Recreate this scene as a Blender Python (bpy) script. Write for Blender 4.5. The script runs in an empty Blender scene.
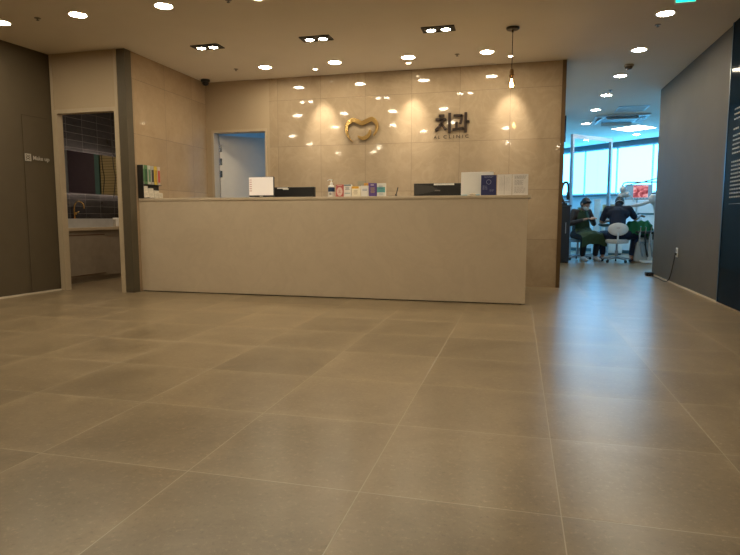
import bpy, bmesh, math, random
from mathutils import Vector, Matrix
PI = math.pi
R = math.radians
random.seed(7)
S = bpy.context.scene
C = S.collection

# ------------------------------------------------------------ camera, world, exposure
cam = bpy.data.objects.new('camera', bpy.data.cameras.new('camera'))
C.objects.link(cam)
cam.data.sensor_width = 36.0
cam.data.lens = 577.8 / 740 * 36
cam.data.clip_start = 0.05
cam.location = (0, 0, 0.853)
cam.rotation_euler = (R(90 - 5.99), 0, R(14.34))
S.camera = cam
S.view_settings.view_transform = 'Standard'
S.view_settings.look = 'None'
S.view_settings.gamma = 1
S.view_settings.use_curve_mapping = False
S.view_settings.exposure = 1.2
S.cycles.use_denoising = True
S.cycles.max_bounces = 10
S.cycles.diffuse_bounces = 5
S.cycles.glossy_bounces = 5
S.cycles.transmission_bounces = 8
S.cycles.sample_clamp_indirect = 6.0
S.cycles.caustics_reflective = False
S.cycles.caustics_refractive = False
world = bpy.data.worlds.new('world')
S.world = world
world.use_nodes = True
world.node_tree.nodes['Background'].inputs[0].default_value = (0.45, 0.75, 1.0, 1)
world.node_tree.nodes['Background'].inputs[1].default_value = 0.6

L_DOWN = 66.0      # round downlights (radiance)
L_TWIN = 45.0
L_WIN = 3.6        # daylight in the clinic blinds
WARM = (1.0, 0.86, 0.62)
W_SPOT = 24.0
ZC = 2.67          # ceiling height

# ------------------------------------------------------------ materials
def new_mat(name):
    m = bpy.data.materials.new(name); m.use_nodes = True
    nt = m.node_tree
    b = nt.nodes['Principled BSDF']
    return m, nt, b

class NT:
    """small helper for node graphs"""
    def __init__(s, nt): s.nt = nt
    def n(s, t, **kw):
        x = s.nt.nodes.new(t)
        for k, v in kw.items(): setattr(x, k, v)
        return x
    def l(s, a, b): s.nt.links.new(a, b)
    def math(s, op, a, b=None, c=None):
        x = s.n('ShaderNodeMath', operation=op)
        for i, v in enumerate((a, b, c)):
            if v is None: continue
            if isinstance(v, (int, float)): x.inputs[i].default_value = v
            else: s.l(v, x.inputs[i])
        return x.outputs[0]
    def mix(s, f, a, b, blend='MIX'):
        x = s.n('ShaderNodeMix', data_type='RGBA', blend_type=blend)
        for i, v in ((0, f), (6, a), (7, b)):
            if isinstance(v, (int, float)): x.inputs[i].default_value = v
            elif isinstance(v, tuple): x.inputs[i].default_value = (*v[:3], 1)
            else: s.l(v, x.inputs[i])
        return x.outputs[2]
    def ramp(s, f, *stops):
        x = s.n('ShaderNodeValToRGB')
        e = x.color_ramp.elements
        while len(e) < len(stops): e.new(0.5)
        for el, (p, c) in zip(e, stops):
            el.position = p
            el.color = (*c, 1) if isinstance(c, tuple) else (c, c, c, 1)
        s.l(f, x.inputs[0])
        return x.outputs[0]
    def noise(s, vec, scale, detail=4, rough=0.5, dist=0.0):
        x = s.n('ShaderNodeTexNoise')
        x.inputs['Scale'].default_value = scale; x.inputs['Detail'].default_value = detail
        x.inputs['Roughness'].default_value = rough; x.inputs['Distortion'].default_value = dist
        s.l(vec, x.inputs['Vector'])
        return x.outputs['Fac']

MATS = {}
def plain(name, col, rough=0.5, metal=0.0, spec=0.5, var=0.06, scale=12.0, bump=0.0, coat=0.0):
    """painted / plastic / metal surface with a fine procedural variation"""
    if name in MATS: return MATS[name]
    m, nt, b = new_mat(name); g = NT(nt)
    tc = g.n('ShaderNodeTexCoord').outputs['Object']
    f = g.noise(tc, scale, 5)
    k = g.ramp(f, (0.3, tuple(c * (1 - var) for c in col)), (0.7, tuple(min(1, c * (1 + var)) for c in col)))
    g.l(k, b.inputs['Base Color'])
    b.inputs['Roughness'].default_value = rough
    b.inputs['Metallic'].default_value = metal
    b.inputs['Specular IOR Level'].default_value = spec
    b.inputs['Coat Weight'].default_value = coat
    if bump:
        bp = g.n('ShaderNodeBump'); bp.inputs['Strength'].default_value = bump
        bp.inputs['Distance'].default_value = 0.004
        g.l(g.noise(tc, scale * 12, 3), bp.inputs['Height']); g.l(bp.outputs[0], b.inputs['Normal'])
    MATS[name] = m
    return m

def emit(name, col, strength):
    if name in MATS: return MATS[name]
    m, nt, b = new_mat(name)
    b.inputs['Base Color'].default_value = (*col, 1)
    b.inputs['Emission Color'].default_value = (*col, 1)
    b.inputs['Emission Strength'].default_value = strength
    MATS[name] = m
    return m

def glass(name, col=(1, 1, 1), rough=0.0, mixf=0.12):
    """thin glazing: mostly clear with a weak mirror"""
    if name in MATS: return MATS[name]
    m, nt, b = new_mat(name); g = NT(nt)
    nt.nodes.remove(b)
    out = nt.nodes['Material Output']
    t = g.n('ShaderNodeBsdfTransparent'); t.inputs[0].default_value = (*col, 1)
    gl = g.n('ShaderNodeBsdfGlossy'); gl.inputs['Roughness'].default_value = rough
    lw = g.n('ShaderNodeLayerWeight'); lw.inputs[0].default_value = 0.5
    fr = g.math('ADD', 0.03, g.math('MULTIPLY', g.math('POWER', lw.outputs['Facing'], 5.0), 0.6))
    mx = g.n('ShaderNodeMixShader')
    g.l(fr, mx.inputs[0]); g.l(t.outputs[0], mx.inputs[1]); g.l(gl.outputs[0], mx.inputs[2])
    g.l(mx.outputs[0], out.inputs[0])
    MATS[name] = m
    return m

def tiled(name, ax, size, org, c0, c1, grout, seam=0.004, cellvar=0.08, rough=0.3, spec=0.5,
          vein=None, vein_scale=1.6, bump=0.15, speck=0.0, bow=0.0, rvar=0.0, seamrough=0.6, edge=0.0, veinf=0.22):
    """slabs on a grid: ax = the two object axes, size / origin of the grid in metres"""
    m, nt, b = new_mat(name); g = NT(nt)
    tc = g.n('ShaderNodeTexCoord').outputs['Object']
    sep = g.n('ShaderNodeSeparateXYZ'); g.l(tc, sep.inputs[0])
    uv = []
    for a, s_, o in zip(ax, size, org):
        v = g.math('DIVIDE', g.math('SUBTRACT', sep.outputs['XYZ'.index(a)], o), s_)
        uv.append(v)
    fl = [g.math('FLOOR', v) for v in uv]
    fr = [g.math('FRACT', v) for v in uv]
    dd = [g.math('MULTIPLY', g.math('MINIMUM', f, g.math('SUBTRACT', 1.0, f)), s_) for f, s_ in zip(fr, size)]
    d = g.math('MINIMUM', *dd)
    mask = g.math('LESS_THAN', d, seam * 0.5)
    cell = g.n('ShaderNodeCombineXYZ'); g.l(fl[0], cell.inputs[0]); g.l(fl[1], cell.inputs[1])
    wn = g.n('ShaderNodeTexWhiteNoise', noise_dimensions='3D'); g.l(cell.outputs[0], wn.inputs[0])
    off = g.n('ShaderNodeVectorMath', operation='MULTIPLY_ADD')
    g.l(wn.outputs['Color'], off.inputs[0]); off.inputs[1].default_value = (37, 23, 19); g.l(tc, off.inputs[2])
    v = off.outputs[0]
    n1 = g.noise(v, vein_scale, 8, 0.62, 0.9)
    n2 = g.noise(v, vein_scale * 9, 6, 0.7)
    f = g.math('ADD', g.math('MULTIPLY', n1, 0.7), g.math('MULTIPLY', n2, 0.3))
    col = g.ramp(f, (0.32, c0), (0.68, c1))
    if vein:
        n3 = g.noise(v, vein_scale * 1.3, 7, 0.6, 1.4)
        w = g.math('ABSOLUTE', g.math('SUBTRACT', n3, 0.5))
        vm = g.ramp(w, (0.0, veinf), (0.05, 0.0))
        col = g.mix(vm, col, vein)
    if speck:
        n4 = g.noise(v, 55, 4, 0.75)
        col = g.mix(g.ramp(n4, (0.56, 0.0), (0.74, speck)), col, tuple(min(1, c * 1.5) for c in c1))
        col = g.mix(g.ramp(n4, (0.26, speck), (0.43, 0.0)), col, tuple(c * .6 for c in c0))
    br = g.math('ADD', 1 - cellvar, g.math('MULTIPLY', wn.outputs['Value'], 2 * cellvar))
    if edge:   # soft light along the joints, painted into the tile colour
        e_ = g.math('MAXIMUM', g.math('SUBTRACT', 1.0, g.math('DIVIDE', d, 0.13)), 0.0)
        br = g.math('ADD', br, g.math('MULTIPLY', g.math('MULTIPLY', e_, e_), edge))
    hs = g.n('ShaderNodeHueSaturation'); g.l(col, hs.inputs['Color']); g.l(br, hs.inputs['Value'])
    col = g.mix(mask, hs.outputs[0], grout)
    g.l(col, b.inputs['Base Color'])
    rr = g.math('ADD', rough, g.math('MULTIPLY', g.math('SUBTRACT', n2, 0.5), rvar))
    rr = g.math('MAXIMUM', rr, g.math('MULTIPLY', mask, seamrough))
    g.l(rr, b.inputs['Roughness'])
    b.inputs['Specular IOR Level'].default_value = spec
    if bump or bow:
        h = g.math('MULTIPLY', n2, bump)
        h = g.math('SUBTRACT', h, g.math('MULTIPLY', mask, 0.4))
        if bow:   # pressed porcelain: faces bow slightly and dip at the arrises
            for q in dd:
                e = g.math('MAXIMUM', g.math('SUBTRACT', 1.0, g.math('DIVIDE', q, 0.10)), 0.0)
                h = g.math('SUBTRACT', h, g.math('MULTIPLY', g.math('POWER', e, 2.0), bow))
        bp = g.n('ShaderNodeBump'); bp.inputs['Strength'].default_value = 1.0
        bp.inputs['Distance'].default_value = 0.001
        g.l(h, bp.inputs['Height']); g.l(bp.outputs[0], b.inputs['Normal'])
    MATS[name] = m
    return m

def stripes(name, axis, n_per_m, c0, c1, rough=0.5):
    """reeded / louvred surface"""
    m, nt, b = new_mat(name); g = NT(nt)
    tc = g.n('ShaderNodeTexCoord').outputs['Object']
    sep = g.n('ShaderNodeSeparateXYZ'); g.l(tc, sep.inputs[0])
    fr = g.math('FRACT', g.math('MULTIPLY', sep.outputs['XYZ'.index(axis)], n_per_m))
    col = g.ramp(fr, (0.0, c0), (0.2, c1), (0.8, c1), (1.0, c0))
    g.l(col, b.inputs['Base Color']); b.inputs['Roughness'].default_value = rough
    MATS[name] = m
    return m

# ------------------------------------------------------------ mesh helpers
def to_obj(name, bm, mat, parent=None, loc=None, smooth=False, mats=None):
    me = bpy.data.meshes.new(name)
    bmesh.ops.recalc_face_normals(bm, faces=bm.faces)
    bm.to_mesh(me); bm.free()
    for mm in (mats or [mat]): me.materials.append(mm)
    if smooth:
        for p in me.polygons: p.use_smooth = True
        try: me.set_sharp_from_angle(angle=R(40))
        except Exception: pass
    o = bpy.data.objects.new(name, me); C.objects.link(o)
    if parent: o.parent = parent
    if loc: o.location = loc
    return o

def box(bm, x0, x1, y0, y1, z0, z1, bev=0.0, mi=0):
    vs = [bm.verts.new((x, y, z)) for x in (x0, x1) for y in (y0, y1) for z in (z0, z1)]
    q = [(0, 1, 3, 2), (4, 6, 7, 5), (0, 4, 5, 1), (2, 3, 7, 6), (0, 2, 6, 4), (1, 5, 7, 3)]
    fs = [bm.faces.new([vs[i] for i in f]) for f in q]
    for f in fs: f.material_index = mi
    if bev:
        es = list({e for f in fs for e in f.edges})
        r = bmesh.ops.bevel(bm, geom=es, offset=bev, segments=2, affect='EDGES', profile=0.5)
        for f in r['faces']: f.material_index = mi
    return vs

def B(x0, x1, y0, y1, z0, z1, bev=0.0):
    bm = bmesh.new(); box(bm, x0, x1, y0, y1, z0, z1, bev); return bm

def rotbox(bm, p0, p1, half, z0, z1, bev=0.0):
    """upright box whose centre line on the ground runs p0 -> p1"""
    a = Vector((*p0, 0)); b = Vector((*p1, 0)); d = (b - a); L = d.length; d.normalize()
    vs = box(bm, 0, L, -half, half, z0, z1, bev)
    if bev: vs = None
    M = Matrix.Translation(a) @ Matrix.Rotation(math.atan2(d.y, d.x), 4, 'Z')
    return vs, M

def RB(p0, p1, half, z0, z1, bev=0.0):
    bm = bmesh.new(); _, M = rotbox(bm, p0, p1, half, z0, z1, bev)
    bmesh.ops.transform(bm, matrix=M, verts=bm.verts); return bm

def lathe(bm, prof, seg=32, centre=(0, 0, 0), cap=True, mi=0):
    rings = []
    cx, cy, cz = centre
    for r, z in prof:
        rings.append([bm.verts.new((cx + r * math.cos(2 * PI * k / seg), cy + r * math.sin(2 * PI * k / seg), cz + z)) for k in range(seg)])
    for a, b in zip(rings, rings[1:]):
        for k in range(seg):
            f = bm.faces.new((a[k], a[(k + 1) % seg], b[(k + 1) % seg], b[k])); f.material_index = mi
    if cap:
        for rg in (rings[0], rings[-1]):
            f = bm.faces.new(rg); f.material_index = mi
    return bm

def tube(bm, pts, rad, seg=10, cap=True):
    pts = [Vector(p) for p in pts]
    rads = rad if isinstance(rad, (list, tuple)) else [rad] * len(pts)
    rings = []
    up = None
    for i, p in enumerate(pts):
        t = (pts[min(i + 1, len(pts) - 1)] - pts[max(i - 1, 0)]).normalized()
        if up is None:
            up = t.orthogonal().normalized()
        up = (up - t * up.dot(t)).normalized()
        s = t.cross(up)
        rings.append([bm.verts.new(p + (up * math.cos(2 * PI * k / seg) + s * math.sin(2 * PI * k / seg)) * rads[i]) for k in range(seg)])
    for a, b in zip(rings, rings[1:]):
        for k in range(seg):
            bm.faces.new((a[k], a[(k + 1) % seg], b[(k + 1) % seg], b[k]))
    if cap:
        bm.faces.new(rings[0]); bm.faces.new(rings[-1])
    return bm

def curve_pts(ctrl, n=24):
    """Catmull-Rom through the control points"""
    P = [Vector(c) for c in ctrl]; P = [P[0] * 2 - P[1]] + P + [P[-1] * 2 - P[-2]]
    out = []
    for i in range(1, len(P) - 2):
        for k in range(n):
            t = k / n
            a, b, c, d = P[i - 1:i + 3]
            out.append(0.5 * ((2 * b) + (c - a) * t + (2 * a - 5 * b + 4 * c - d) * t * t + (3 * b - a - 3 * c + d) * t ** 3))
    out.append(P[-2])
    return out

def ellipsoid(bm, c, r, rot=None, u=20, v=12):
    res = bmesh.ops.create_uvsphere(bm, u_segments=u, v_segments=v, radius=1)
    M = Matrix.Translation(c) @ (rot or Matrix.Identity(4)) @ Matrix.Diagonal((*r, 1))
    bmesh.ops.transform(bm, matrix=M, verts=res['verts'])
    return res['verts']

def thing(name, label, cat, loc=(0, 0, 0), rotz=0, group=None):
    o = bpy.data.objects.new(name, None); C.objects.link(o)
    o.empty_display_size = 0.1
    o.location = loc; o.rotation_euler = (0, 0, rotz)
    o['label'] = label; o['category'] = cat
    if group: o['group'] = group
    return o

def tag(o, label, cat, group=None, kind=None):
    o['label'] = label; o['category'] = cat
    if group: o['group'] = group
    if kind: o['kind'] = kind
    return o

def struct(name, bm, m, label=None, parent=None, mats=None):
    o = to_obj(name, bm, m, parent, mats=mats)
    if parent is None:
        o['kind'] = 'structure'
        o['label'] = label or name.replace('_', ' ')
        o['category'] = name.split('_')[0]
    return o

def dup(root, loc, rotz=None, label=None):
    r = root.copy(); C.objects.link(r); r.location = loc
    if rotz is not None: r.rotation_euler = (0, 0, rotz)
    if label: r['label'] = label
    for ch in list(root.children):
        c = ch.copy(); C.objects.link(c); c.parent = r
        for g_ in ch.children:
            d = g_.copy(); C.objects.link(d); d.parent = c
    return r

def text_bm(body, size, depth=0.001, bold=0.0, spacing=1.0):
    """lettering as a flat extruded mesh in its local XZ plane (facing -Y), lower left at the origin"""
    cu = bpy.data.curves.new('lettering', 'FONT'); cu.body = body; cu.size = size
    cu.extrude = depth; cu.offset = bold; cu.space_character = spacing
    t = bpy.data.objects.new('lettering', cu); C.objects.link(t)
    dg = bpy.context.evaluated_depsgraph_get()
    me = bpy.data.meshes.new_from_object(t.evaluated_get(dg))
    bpy.data.objects.remove(t); bpy.data.curves.remove(cu)
    bm = bmesh.new(); bm.from_mesh(me); bpy.data.meshes.remove(me)
    bmesh.ops.transform(bm, matrix=Matrix.Rotation(PI / 2, 4, 'X'), verts=bm.verts)
    return bm

# ------------------------------------------------------------ palette
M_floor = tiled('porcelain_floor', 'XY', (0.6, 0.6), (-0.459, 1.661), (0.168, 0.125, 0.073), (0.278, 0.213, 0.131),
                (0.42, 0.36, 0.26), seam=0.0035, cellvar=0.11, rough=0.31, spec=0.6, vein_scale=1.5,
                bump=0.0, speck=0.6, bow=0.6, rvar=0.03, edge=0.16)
M_marble_b = tiled('polished_marble_back', 'XZ', (0.6, 0.6), (-0.13, 1.78), (0.38, 0.29, 0.19), (0.48, 0.375, 0.26),
                   (0.20, 0.14, 0.09), seam=0.004, cellvar=0.06, rough=0.05, spec=0.55, vein=(0.58, 0.46, 0.32),
                   vein_scale=1.7, bump=0.01)
M_marble_s = tiled('polished_marble_side', 'YZ', (0.6, 0.6), (5.75, 1.78), (0.38, 0.275, 0.17), (0.48, 0.36, 0.235),
                   (0.20, 0.14, 0.09), seam=0.004, cellvar=0.06, rough=0.06, spec=0.55, vein=(0.50, 0.38, 0.25),
                   vein_scale=1.7, bump=0.01)
M_counter = tiled('counter_stone', 'XZ', (9.0, 3.0), (-5.0, -1.0), (0.56, 0.465, 0.345), (0.62, 0.52, 0.39),
                  (0.4, 0.31, 0.22), seam=0.0, cellvar=0.0, rough=0.38, spec=0.4, vein=(0.50, 0.41, 0.30),
                  vein_scale=1.5, bump=0.02)
M_ceil = plain('ceiling_paint', (0.72, 0.66, 0.57), 0.85, var=0.015, scale=3)
M_brown = plain('brown_wall_paint', (0.090, 0.068, 0.040), 0.62, var=0.05, scale=5)
M_column = plain('brown_column_paint', (0.095, 0.076, 0.048), 0.6, var=0.04)
M_beige = plain('beige_wall_paint', (0.46, 0.36, 0.24), 0.75, var=0.02, scale=4)
M_trimbeige = plain('beige_trim_paint', (0.50, 0.41, 0.29), 0.55, var=0.02)
M_grey = plain('grey_plaster', (0.115, 0.105, 0.088), 0.7, var=0.05, scale=3, bump=0.1)
M_darkglass = plain('black_glass_panel', (0.004, 0.012, 0.024), 0.08, spec=0.2, var=0.05)
M_darkglass.node_tree.nodes['Principled BSDF'].inputs['IOR'].default_value = 1.12
M_bronze = plain('bronze_trim', (0.16, 0.105, 0.055), 0.35, metal=0.6, var=0.05)
M_white = plain('white_enamel', (0.84, 0.83, 0.81), 0.4, var=0.02)
M_whitep = plain('white_paint', (0.62, 0.63, 0.62), 0.7, var=0.02)
M_bluewall = plain('clinic_wall_paint', (0.70, 0.76, 0.78), 0.75, var=0.02)
M_black = plain('black_metal', (0.02, 0.018, 0.016), 0.45, var=0.1)
M_blackp = plain('black_plastic', (0.018, 0.018, 0.02), 0.35, var=0.1)
M_line = plain('pale_sealant', (0.62, 0.55, 0.45), 0.6, var=0.03)
M_gold = plain('polished_gold', (0.78, 0.52, 0.20), 0.16, metal=1.0, var=0.03)
M_chrome = plain('chrome', (0.75, 0.76, 0.78), 0.15, metal=1.0, var=0.02)
M_steel = plain('grey_aluminium', (0.32, 0.36, 0.40), 0.4, metal=0.4, var=0.03)
M_lens = emit('downlight_lens', WARM, L_DOWN)
M_lens_t = emit('twin_lamp_lens', WARM, L_TWIN)
M_navy = plain('navy_panel', (0.012, 0.028, 0.06), 0.18, var=0.1)
M_glass = glass('clear_glass', (0.90, 0.97, 1.0))

# ------------------------------------------------------------ STRUCTURE
XR = 1.936       # right corridor wall
XS = -4.19       # side marble wall
YB = 7.30        # back wall
YA = 5.62        # powder room front wall
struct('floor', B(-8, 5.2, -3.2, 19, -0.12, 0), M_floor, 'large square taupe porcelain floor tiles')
struct('ceiling', B(-8, 5.2, -3.2, 19, ZC, ZC + 0.12), M_ceil, 'flat painted ceiling')
# back wall: marble from the doorway to the corridor
struct('wall_back', B(-3.25, 0.455, YB, YB + 0.12, 0, ZC), M_marble_b, 'polished beige marble wall behind the reception counter')
struct('trim_1', B(0.455, 0.50, YB - 0.012, YB + 0.12, 0, ZC), M_bronze, 'dark bronze strip ending the marble wall at the corridor')
struct('wall_side', B(XS - 0.10, XS, 5.73, YB, 0, ZC), M_marble_s, 'polished marble side wall left of the counter')
# brown column face that ends the side wall
bm = B(-4.29, XS + 0.002, YA + 0.0, 5.73, 0, ZC)
struct('wall_column', bm, M_column, 'dark brown column face between powder room and counter')
# doorway wall (beige) between side wall and marble
bm = bmesh.new()
box(bm, XS, -4.08, YB, YB + 0.12, 0, ZC); box(bm, -3.31, -3.25, YB, YB + 0.12, 0, ZC); box(bm, -4.08, -3.31, YB, YB + 0.12, 2.0, ZC)
struct('wall_doorway', bm, M_beige, 'beige wall with a doorway behind the counter')
# door frame + leaf
bm = bmesh.new()
box(bm, -4.11, -4.075, YB - 0.012, YB + 0.13, 0, 2.03); box(bm, -3.315, -3.28, YB - 0.012, YB + 0.13, 0, 2.03)
box(bm, -4.075, -3.315, YB - 0.012, YB + 0.13, 1.995, 2.03)
struct('door_2', bm, M_trimbeige, 'beige frame of the doorway behind the counter')
M_leaf = plain('door_leaf_paint', (0.66, 0.61, 0.53), 0.55, var=0.02)
leaf = struct('door_1', B(0, 0.76, -0.02, 0.02, 0.01, 1.985, 0.002), M_leaf, 'pale door leaf standing half open behind the counter')
leaf.location = (-4.082, YB + 0.15, 0); leaf.rotation_euler = (0, 0, R(43))
for z in (0.35, 1.45, 1.62, 1.80):
    bm = bmesh.new(); lathe(bm, [(0.009, -0.05), (0.009, 0.05)], 12, (-0.008, -0.016, z)); box(bm, -0.014, 0.03, -0.023, -0.020, z - 0.045, z + 0.045)
    to_obj('hinge', bm, M_chrome, leaf)
bm = bmesh.new(); tube(bm, [(0.70, -0.02, 1.0), (0.70, -0.07, 1.0), (0.60, -0.07, 1.0)], 0.009)
to_obj('door_handle', bm, M_chrome, leaf)
# room behind that door
bm = bmesh.new()
box(bm, -5.3, -2.0, 9.9, 10.0, 0, ZC); box(bm, -4.35, -4.25, YB + .12, 9.9, 0, ZC)
struct('wall_staff_room', bm, M_bluewall, 'pale walls of the room behind the door')
bm = bmesh.new()
box(bm, -2.1, -2.0, YB + .12, 7.75, 0, ZC); box(bm, -2.1, -2.0, 8.7, 9.9, 0, ZC); box(bm, -2.1, -2.0, 7.75, 8.7, 0, 0.7); box(bm, -2.1, -2.0, 7.75, 8.7, 2.3, ZC)
struct('wall_staff_room_side', bm, M_bluewall, 'side wall with a window in the room behind the door')
M_bluepane = emit('daylit_pane', (0.22, 0.55, 1.0), 0.9)
struct('window_1', B(-2.06, -2.04, 7.75, 8.7, 0.7, 2.3), M_bluepane, 'daylit window of the room behind the door')

# powder room front wall with opening
bm = bmesh.new()
box(bm, -5.17, -5.13, YA, YA + 0.075, 0, ZC); box(bm, -5.13, -4.29, YA, YA + 0.075, 2.05, ZC)
struct('wall_powder_room_front', bm, M_beige, 'beige wall over the powder room opening')
bm = bmesh.new()
box(bm, -5.135, -5.100, YA - 0.006, YA + 0.08, 0, 2.015); box(bm, -4.345, -4.292, YA - 0.006, YA + 0.08, 0, 2.015)
box(bm, -5.135, -4.292, YA - 0.006, YA + 0.08, 2.015, 2.06)
struct('door_3', bm, M_trimbeige, 'beige frame of the powder room opening')
struct('trim_2', B(-5.165, -5.13, YA - 0.008, YA, 0, ZC), M_trimbeige, 'narrow beige trim in the corner of the brown wall')
struct('trim_3', B(-4.325, -4.292, YA - 0.008, YA, 2.06, ZC), M_trimbeige, 'narrow beige trim beside the dark column')
# brown left wall, slightly splayed
bm = RB((-5.22, YA + .12), (-5.22 - 0.08 * 8.9, YA + .12 - 8.9), 0.05, 0, ZC)
struct('wall_left', bm, M_brown, 'dark brown painted wall at the far left')
wl = lambda y, off=0.0: (-5.17 - 0.08 * (YA - y) + off, y)
bm = RB(wl(YA, 0.003), wl(-3.0, 0.003), 0.004, 0, 0.018)
struct('baseboard_left', bm, M_line, 'thin pale line along the foot of the brown wall')
# flush hidden door in the brown wall
M_gap = plain('shadow_gap', (0.06, 0.045, 0.028), 0.8)
bm = RB(wl(5.23, 0.0005), wl(5.226, 0.0005), 0.001, 0.02, 1.95)
a_ = RB(wl(5.55, 0.0005), wl(5.23, 0.0005), 0.001, 1.946, 1.95)
me_ = bpy.data.meshes.new('tmp'); a_.to_mesh(me_); a_.free(); bm.from_mesh(me_)
struct('door_4', bm, M_gap, 'seam of the flush door in the brown wall')

# powder room interior
M_tile = tiled('dark_wall_tile', 'YZ', (0.30, 0.10), (5.8, 0.0), (0.018, 0.018, 0.022), (0.045, 0.043, 0.045),
               (0.09, 0.085, 0.085), seam=0.004, cellvar=0.3, rough=0.25, bump=0.05)
struct('wall_powder_room_left', B(-6.05, -5.95, YA + .12, 8.5, 0, 2.45), M_tile, 'dark tiled wall over the powder room basin')
ld = bpy.data.lights.new('powder_room_fill', 'AREA'); ld.shape = 'DISK'; ld.size = .14; ld.energy = 5; ld.color = (1, .80, .58)  # unseen lamp added to brighten the dark powder room
lo = bpy.data.objects.new('powder_room_fill', ld); C.objects.link(lo); lo.location = (-4.95, 6.9, 2.44)
struct('wall_powder_room_far', B(-6.05, -4.29, 8.4, 8.5, 0, 2.45), M_beige, 'far wall of the powder room')
struct('ceiling_powder_room', B(-6.05, -4.29, YA + .12, 8.5, 2.45, 2.5), M_ceil, 'low ceiling of the powder room')
struct('wall_powder_room_right', B(-4.30, -4.29, 5.73, 8.5, 0, 2.45), M_beige, 'right wall of the powder room')
struct('wall_powder_room_front_left', B(-6.05, -5.17, YA + .075, YA + .12, 0, 2.45), M_beige, 'hidden front wall of the powder room')
# right wall
struct('wall_right', B(XR, XR + 0.14, -3.1, 9.3, 0, ZC), M_grey, 'grey brown plaster wall at the right')
struct('wall_right_end', B(XR + .14, 5.1, 9.18, 9.3, 0, ZC), M_bluewall, 'clinic side wall behind the grey wall')
struct('baseboard_right', B(XR - 0.006, XR, 5.0, 9.3, 0, 0.02), M_line, 'thin pale line along the foot of the grey wall')
struct('wall_corridor_left', B(0.38, 0.50, YB + .12, 11.2, 0, ZC), M_bluewall, 'corridor wall behind the marble wall')
# rest of lobby behind the camera
struct('wall_front', B(-6.2, 2.2, -3.1, -3.0, 0, ZC), M_beige, 'wall behind the camera')

# clinic shell, turned 43 degrees
W0 = Vector((0.5, 17.25)); D1 = Vector((0.7305, -0.683)); D2 = Vector((0.683, 0.7305))
def wp(s, off=0.0): p = W0 + D1 * s + D2 * off; return (p.x, p.y)
s_end = 6.1
bm = RB(wp(-1.2, .05), wp(s_end, .05), 0.05, 0, 1.40)
b2 = RB(wp(-1.2, .05), wp(s_end, .05), 0.05, 2.53, ZC)
me_ = bpy.data.meshes.new('tmp'); b2.to_mesh(me_); b2.free(); bm.from_mesh(me_)
struct('wall_clinic_window', bm, M_bluewall, 'clinic wall under the row of windows')
bm = RB(wp(-1.2, -.06), wp(s_end, -.06), 0.055, 2.55, ZC - .001)
struct('trim_4', bm, plain('blind_pelmet', (0.10, 0.15, 0.19), 0.6), 'dark blind pelmet under the clinic ceiling')
struct('trim_5', RB(wp(-1.2, -.03), wp(s_end, -.03), 0.035, 1.37, 1.41), plain('window_sill', (0.10, 0.14, 0.17), 0.5), 'window sill in the clinic')
M_blind = emit('daylit_roller_blind', (0.10, 0.55, 1.0), L_WIN)
M_wframe = plain('window_frame_blue', (0.42, 0.50, 0.54), 0.5)
for i, (a, b) in enumerate([(-1.2, -.3), (-.3, .63), (.63, 1.56), (1.56, 2.49), (2.49, 3.42), (3.42, 4.35), (4.35, 5.28), (5.28, 6.1)]):
    w = struct('window_%d' % (i + 2), RB(wp(a, 0.0), wp(a + .022, 0.0), 0.02, 1.40, 2.53), M_wframe, 'clinic window with a lit roller blind')
    to_obj('roller_blind', RB(wp(a + .028, 0.02), wp(b, 0.02), 0.004, 1.41, 2.53), M_blind, w)
    w2_ = RB(wp(a + .045, 0.0), wp(b, 0.0), 0.008, 1.41, 1.45)
    to_obj('blind_hem_bar', w2_, plain('hem_bar', (0.4, 0.6, 0.7), 0.5), w)
bm = B(-0.5, -0.38, 11.3, 18.3, 0, ZC)
struct('wall_clinic_left', bm, M_bluewall, 'far left wall of the clinic')
struct('wall_clinic_near', B(-0.5, 0.50, 11.2, 11.3, 0, ZC), M_bluewall, 'clinic wall facing the windows')
struct('wall_clinic_right', B(4.98, 5.1, 9.3, 13.3, 0, ZC), M_bluewall, 'clinic right wall')
struct('wall_clinic_beam', B(0.50, 0.79, 11.2, 11.32, 2.2, ZC), M_navy, 'dark glossy header at the left of the clinic opening')

# ------------------------------------------------------------ dark glass panel with text on right wall
pt = thing('information_panel', 'dark glass panel with rows of small white text on the right wall', 'panel', (XR, 5.4, 0))
to_obj('glass_sheet', B(-0.022, -0.001, -2.6, 0.92, 0.022, ZC - 0.004, 0.002), M_darkglass, pt)
to_obj('edge_strip', B(-0.026, -0.001, 0.90, 0.925, 0.022, ZC - 0.004), plain('panel_edge_blue', (0.03, 0.06, 0.11), 0.3, metal=0.5), pt)
M_ink = plain('white_lettering', (0.30, 0.31, 0.30), 0.6)
rnd = random.Random(3)
rows = [(1.84, .70), (1.795, .60), (1.75, .70), (1.66, .12), (1.60, .72), (1.56, .8), (1.52, .75), (1.48, .66), (1.44, .78)]
rows += [(1.36 - .036 * k, .80 if k % 4 else .6) for k in range(10)]
for z, ln in rows:   # runs of word-sized strokes, illegible at this distance in the photo
    y = 0.74; bm = bmesh.new()
    while y > 0.74 - ln:
        w = rnd.uniform(.02, .055)
        box(bm, -0.0245, -0.0222, y - w, y, z - .007, z + .007)
        y -= w + .012
    to_obj('text_line', bm, M_ink, pt)
to_obj('rule_line', B(-0.0245, -0.0222, -0.05, 0.74, 0.972, 0.975), M_ink, pt)

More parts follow.
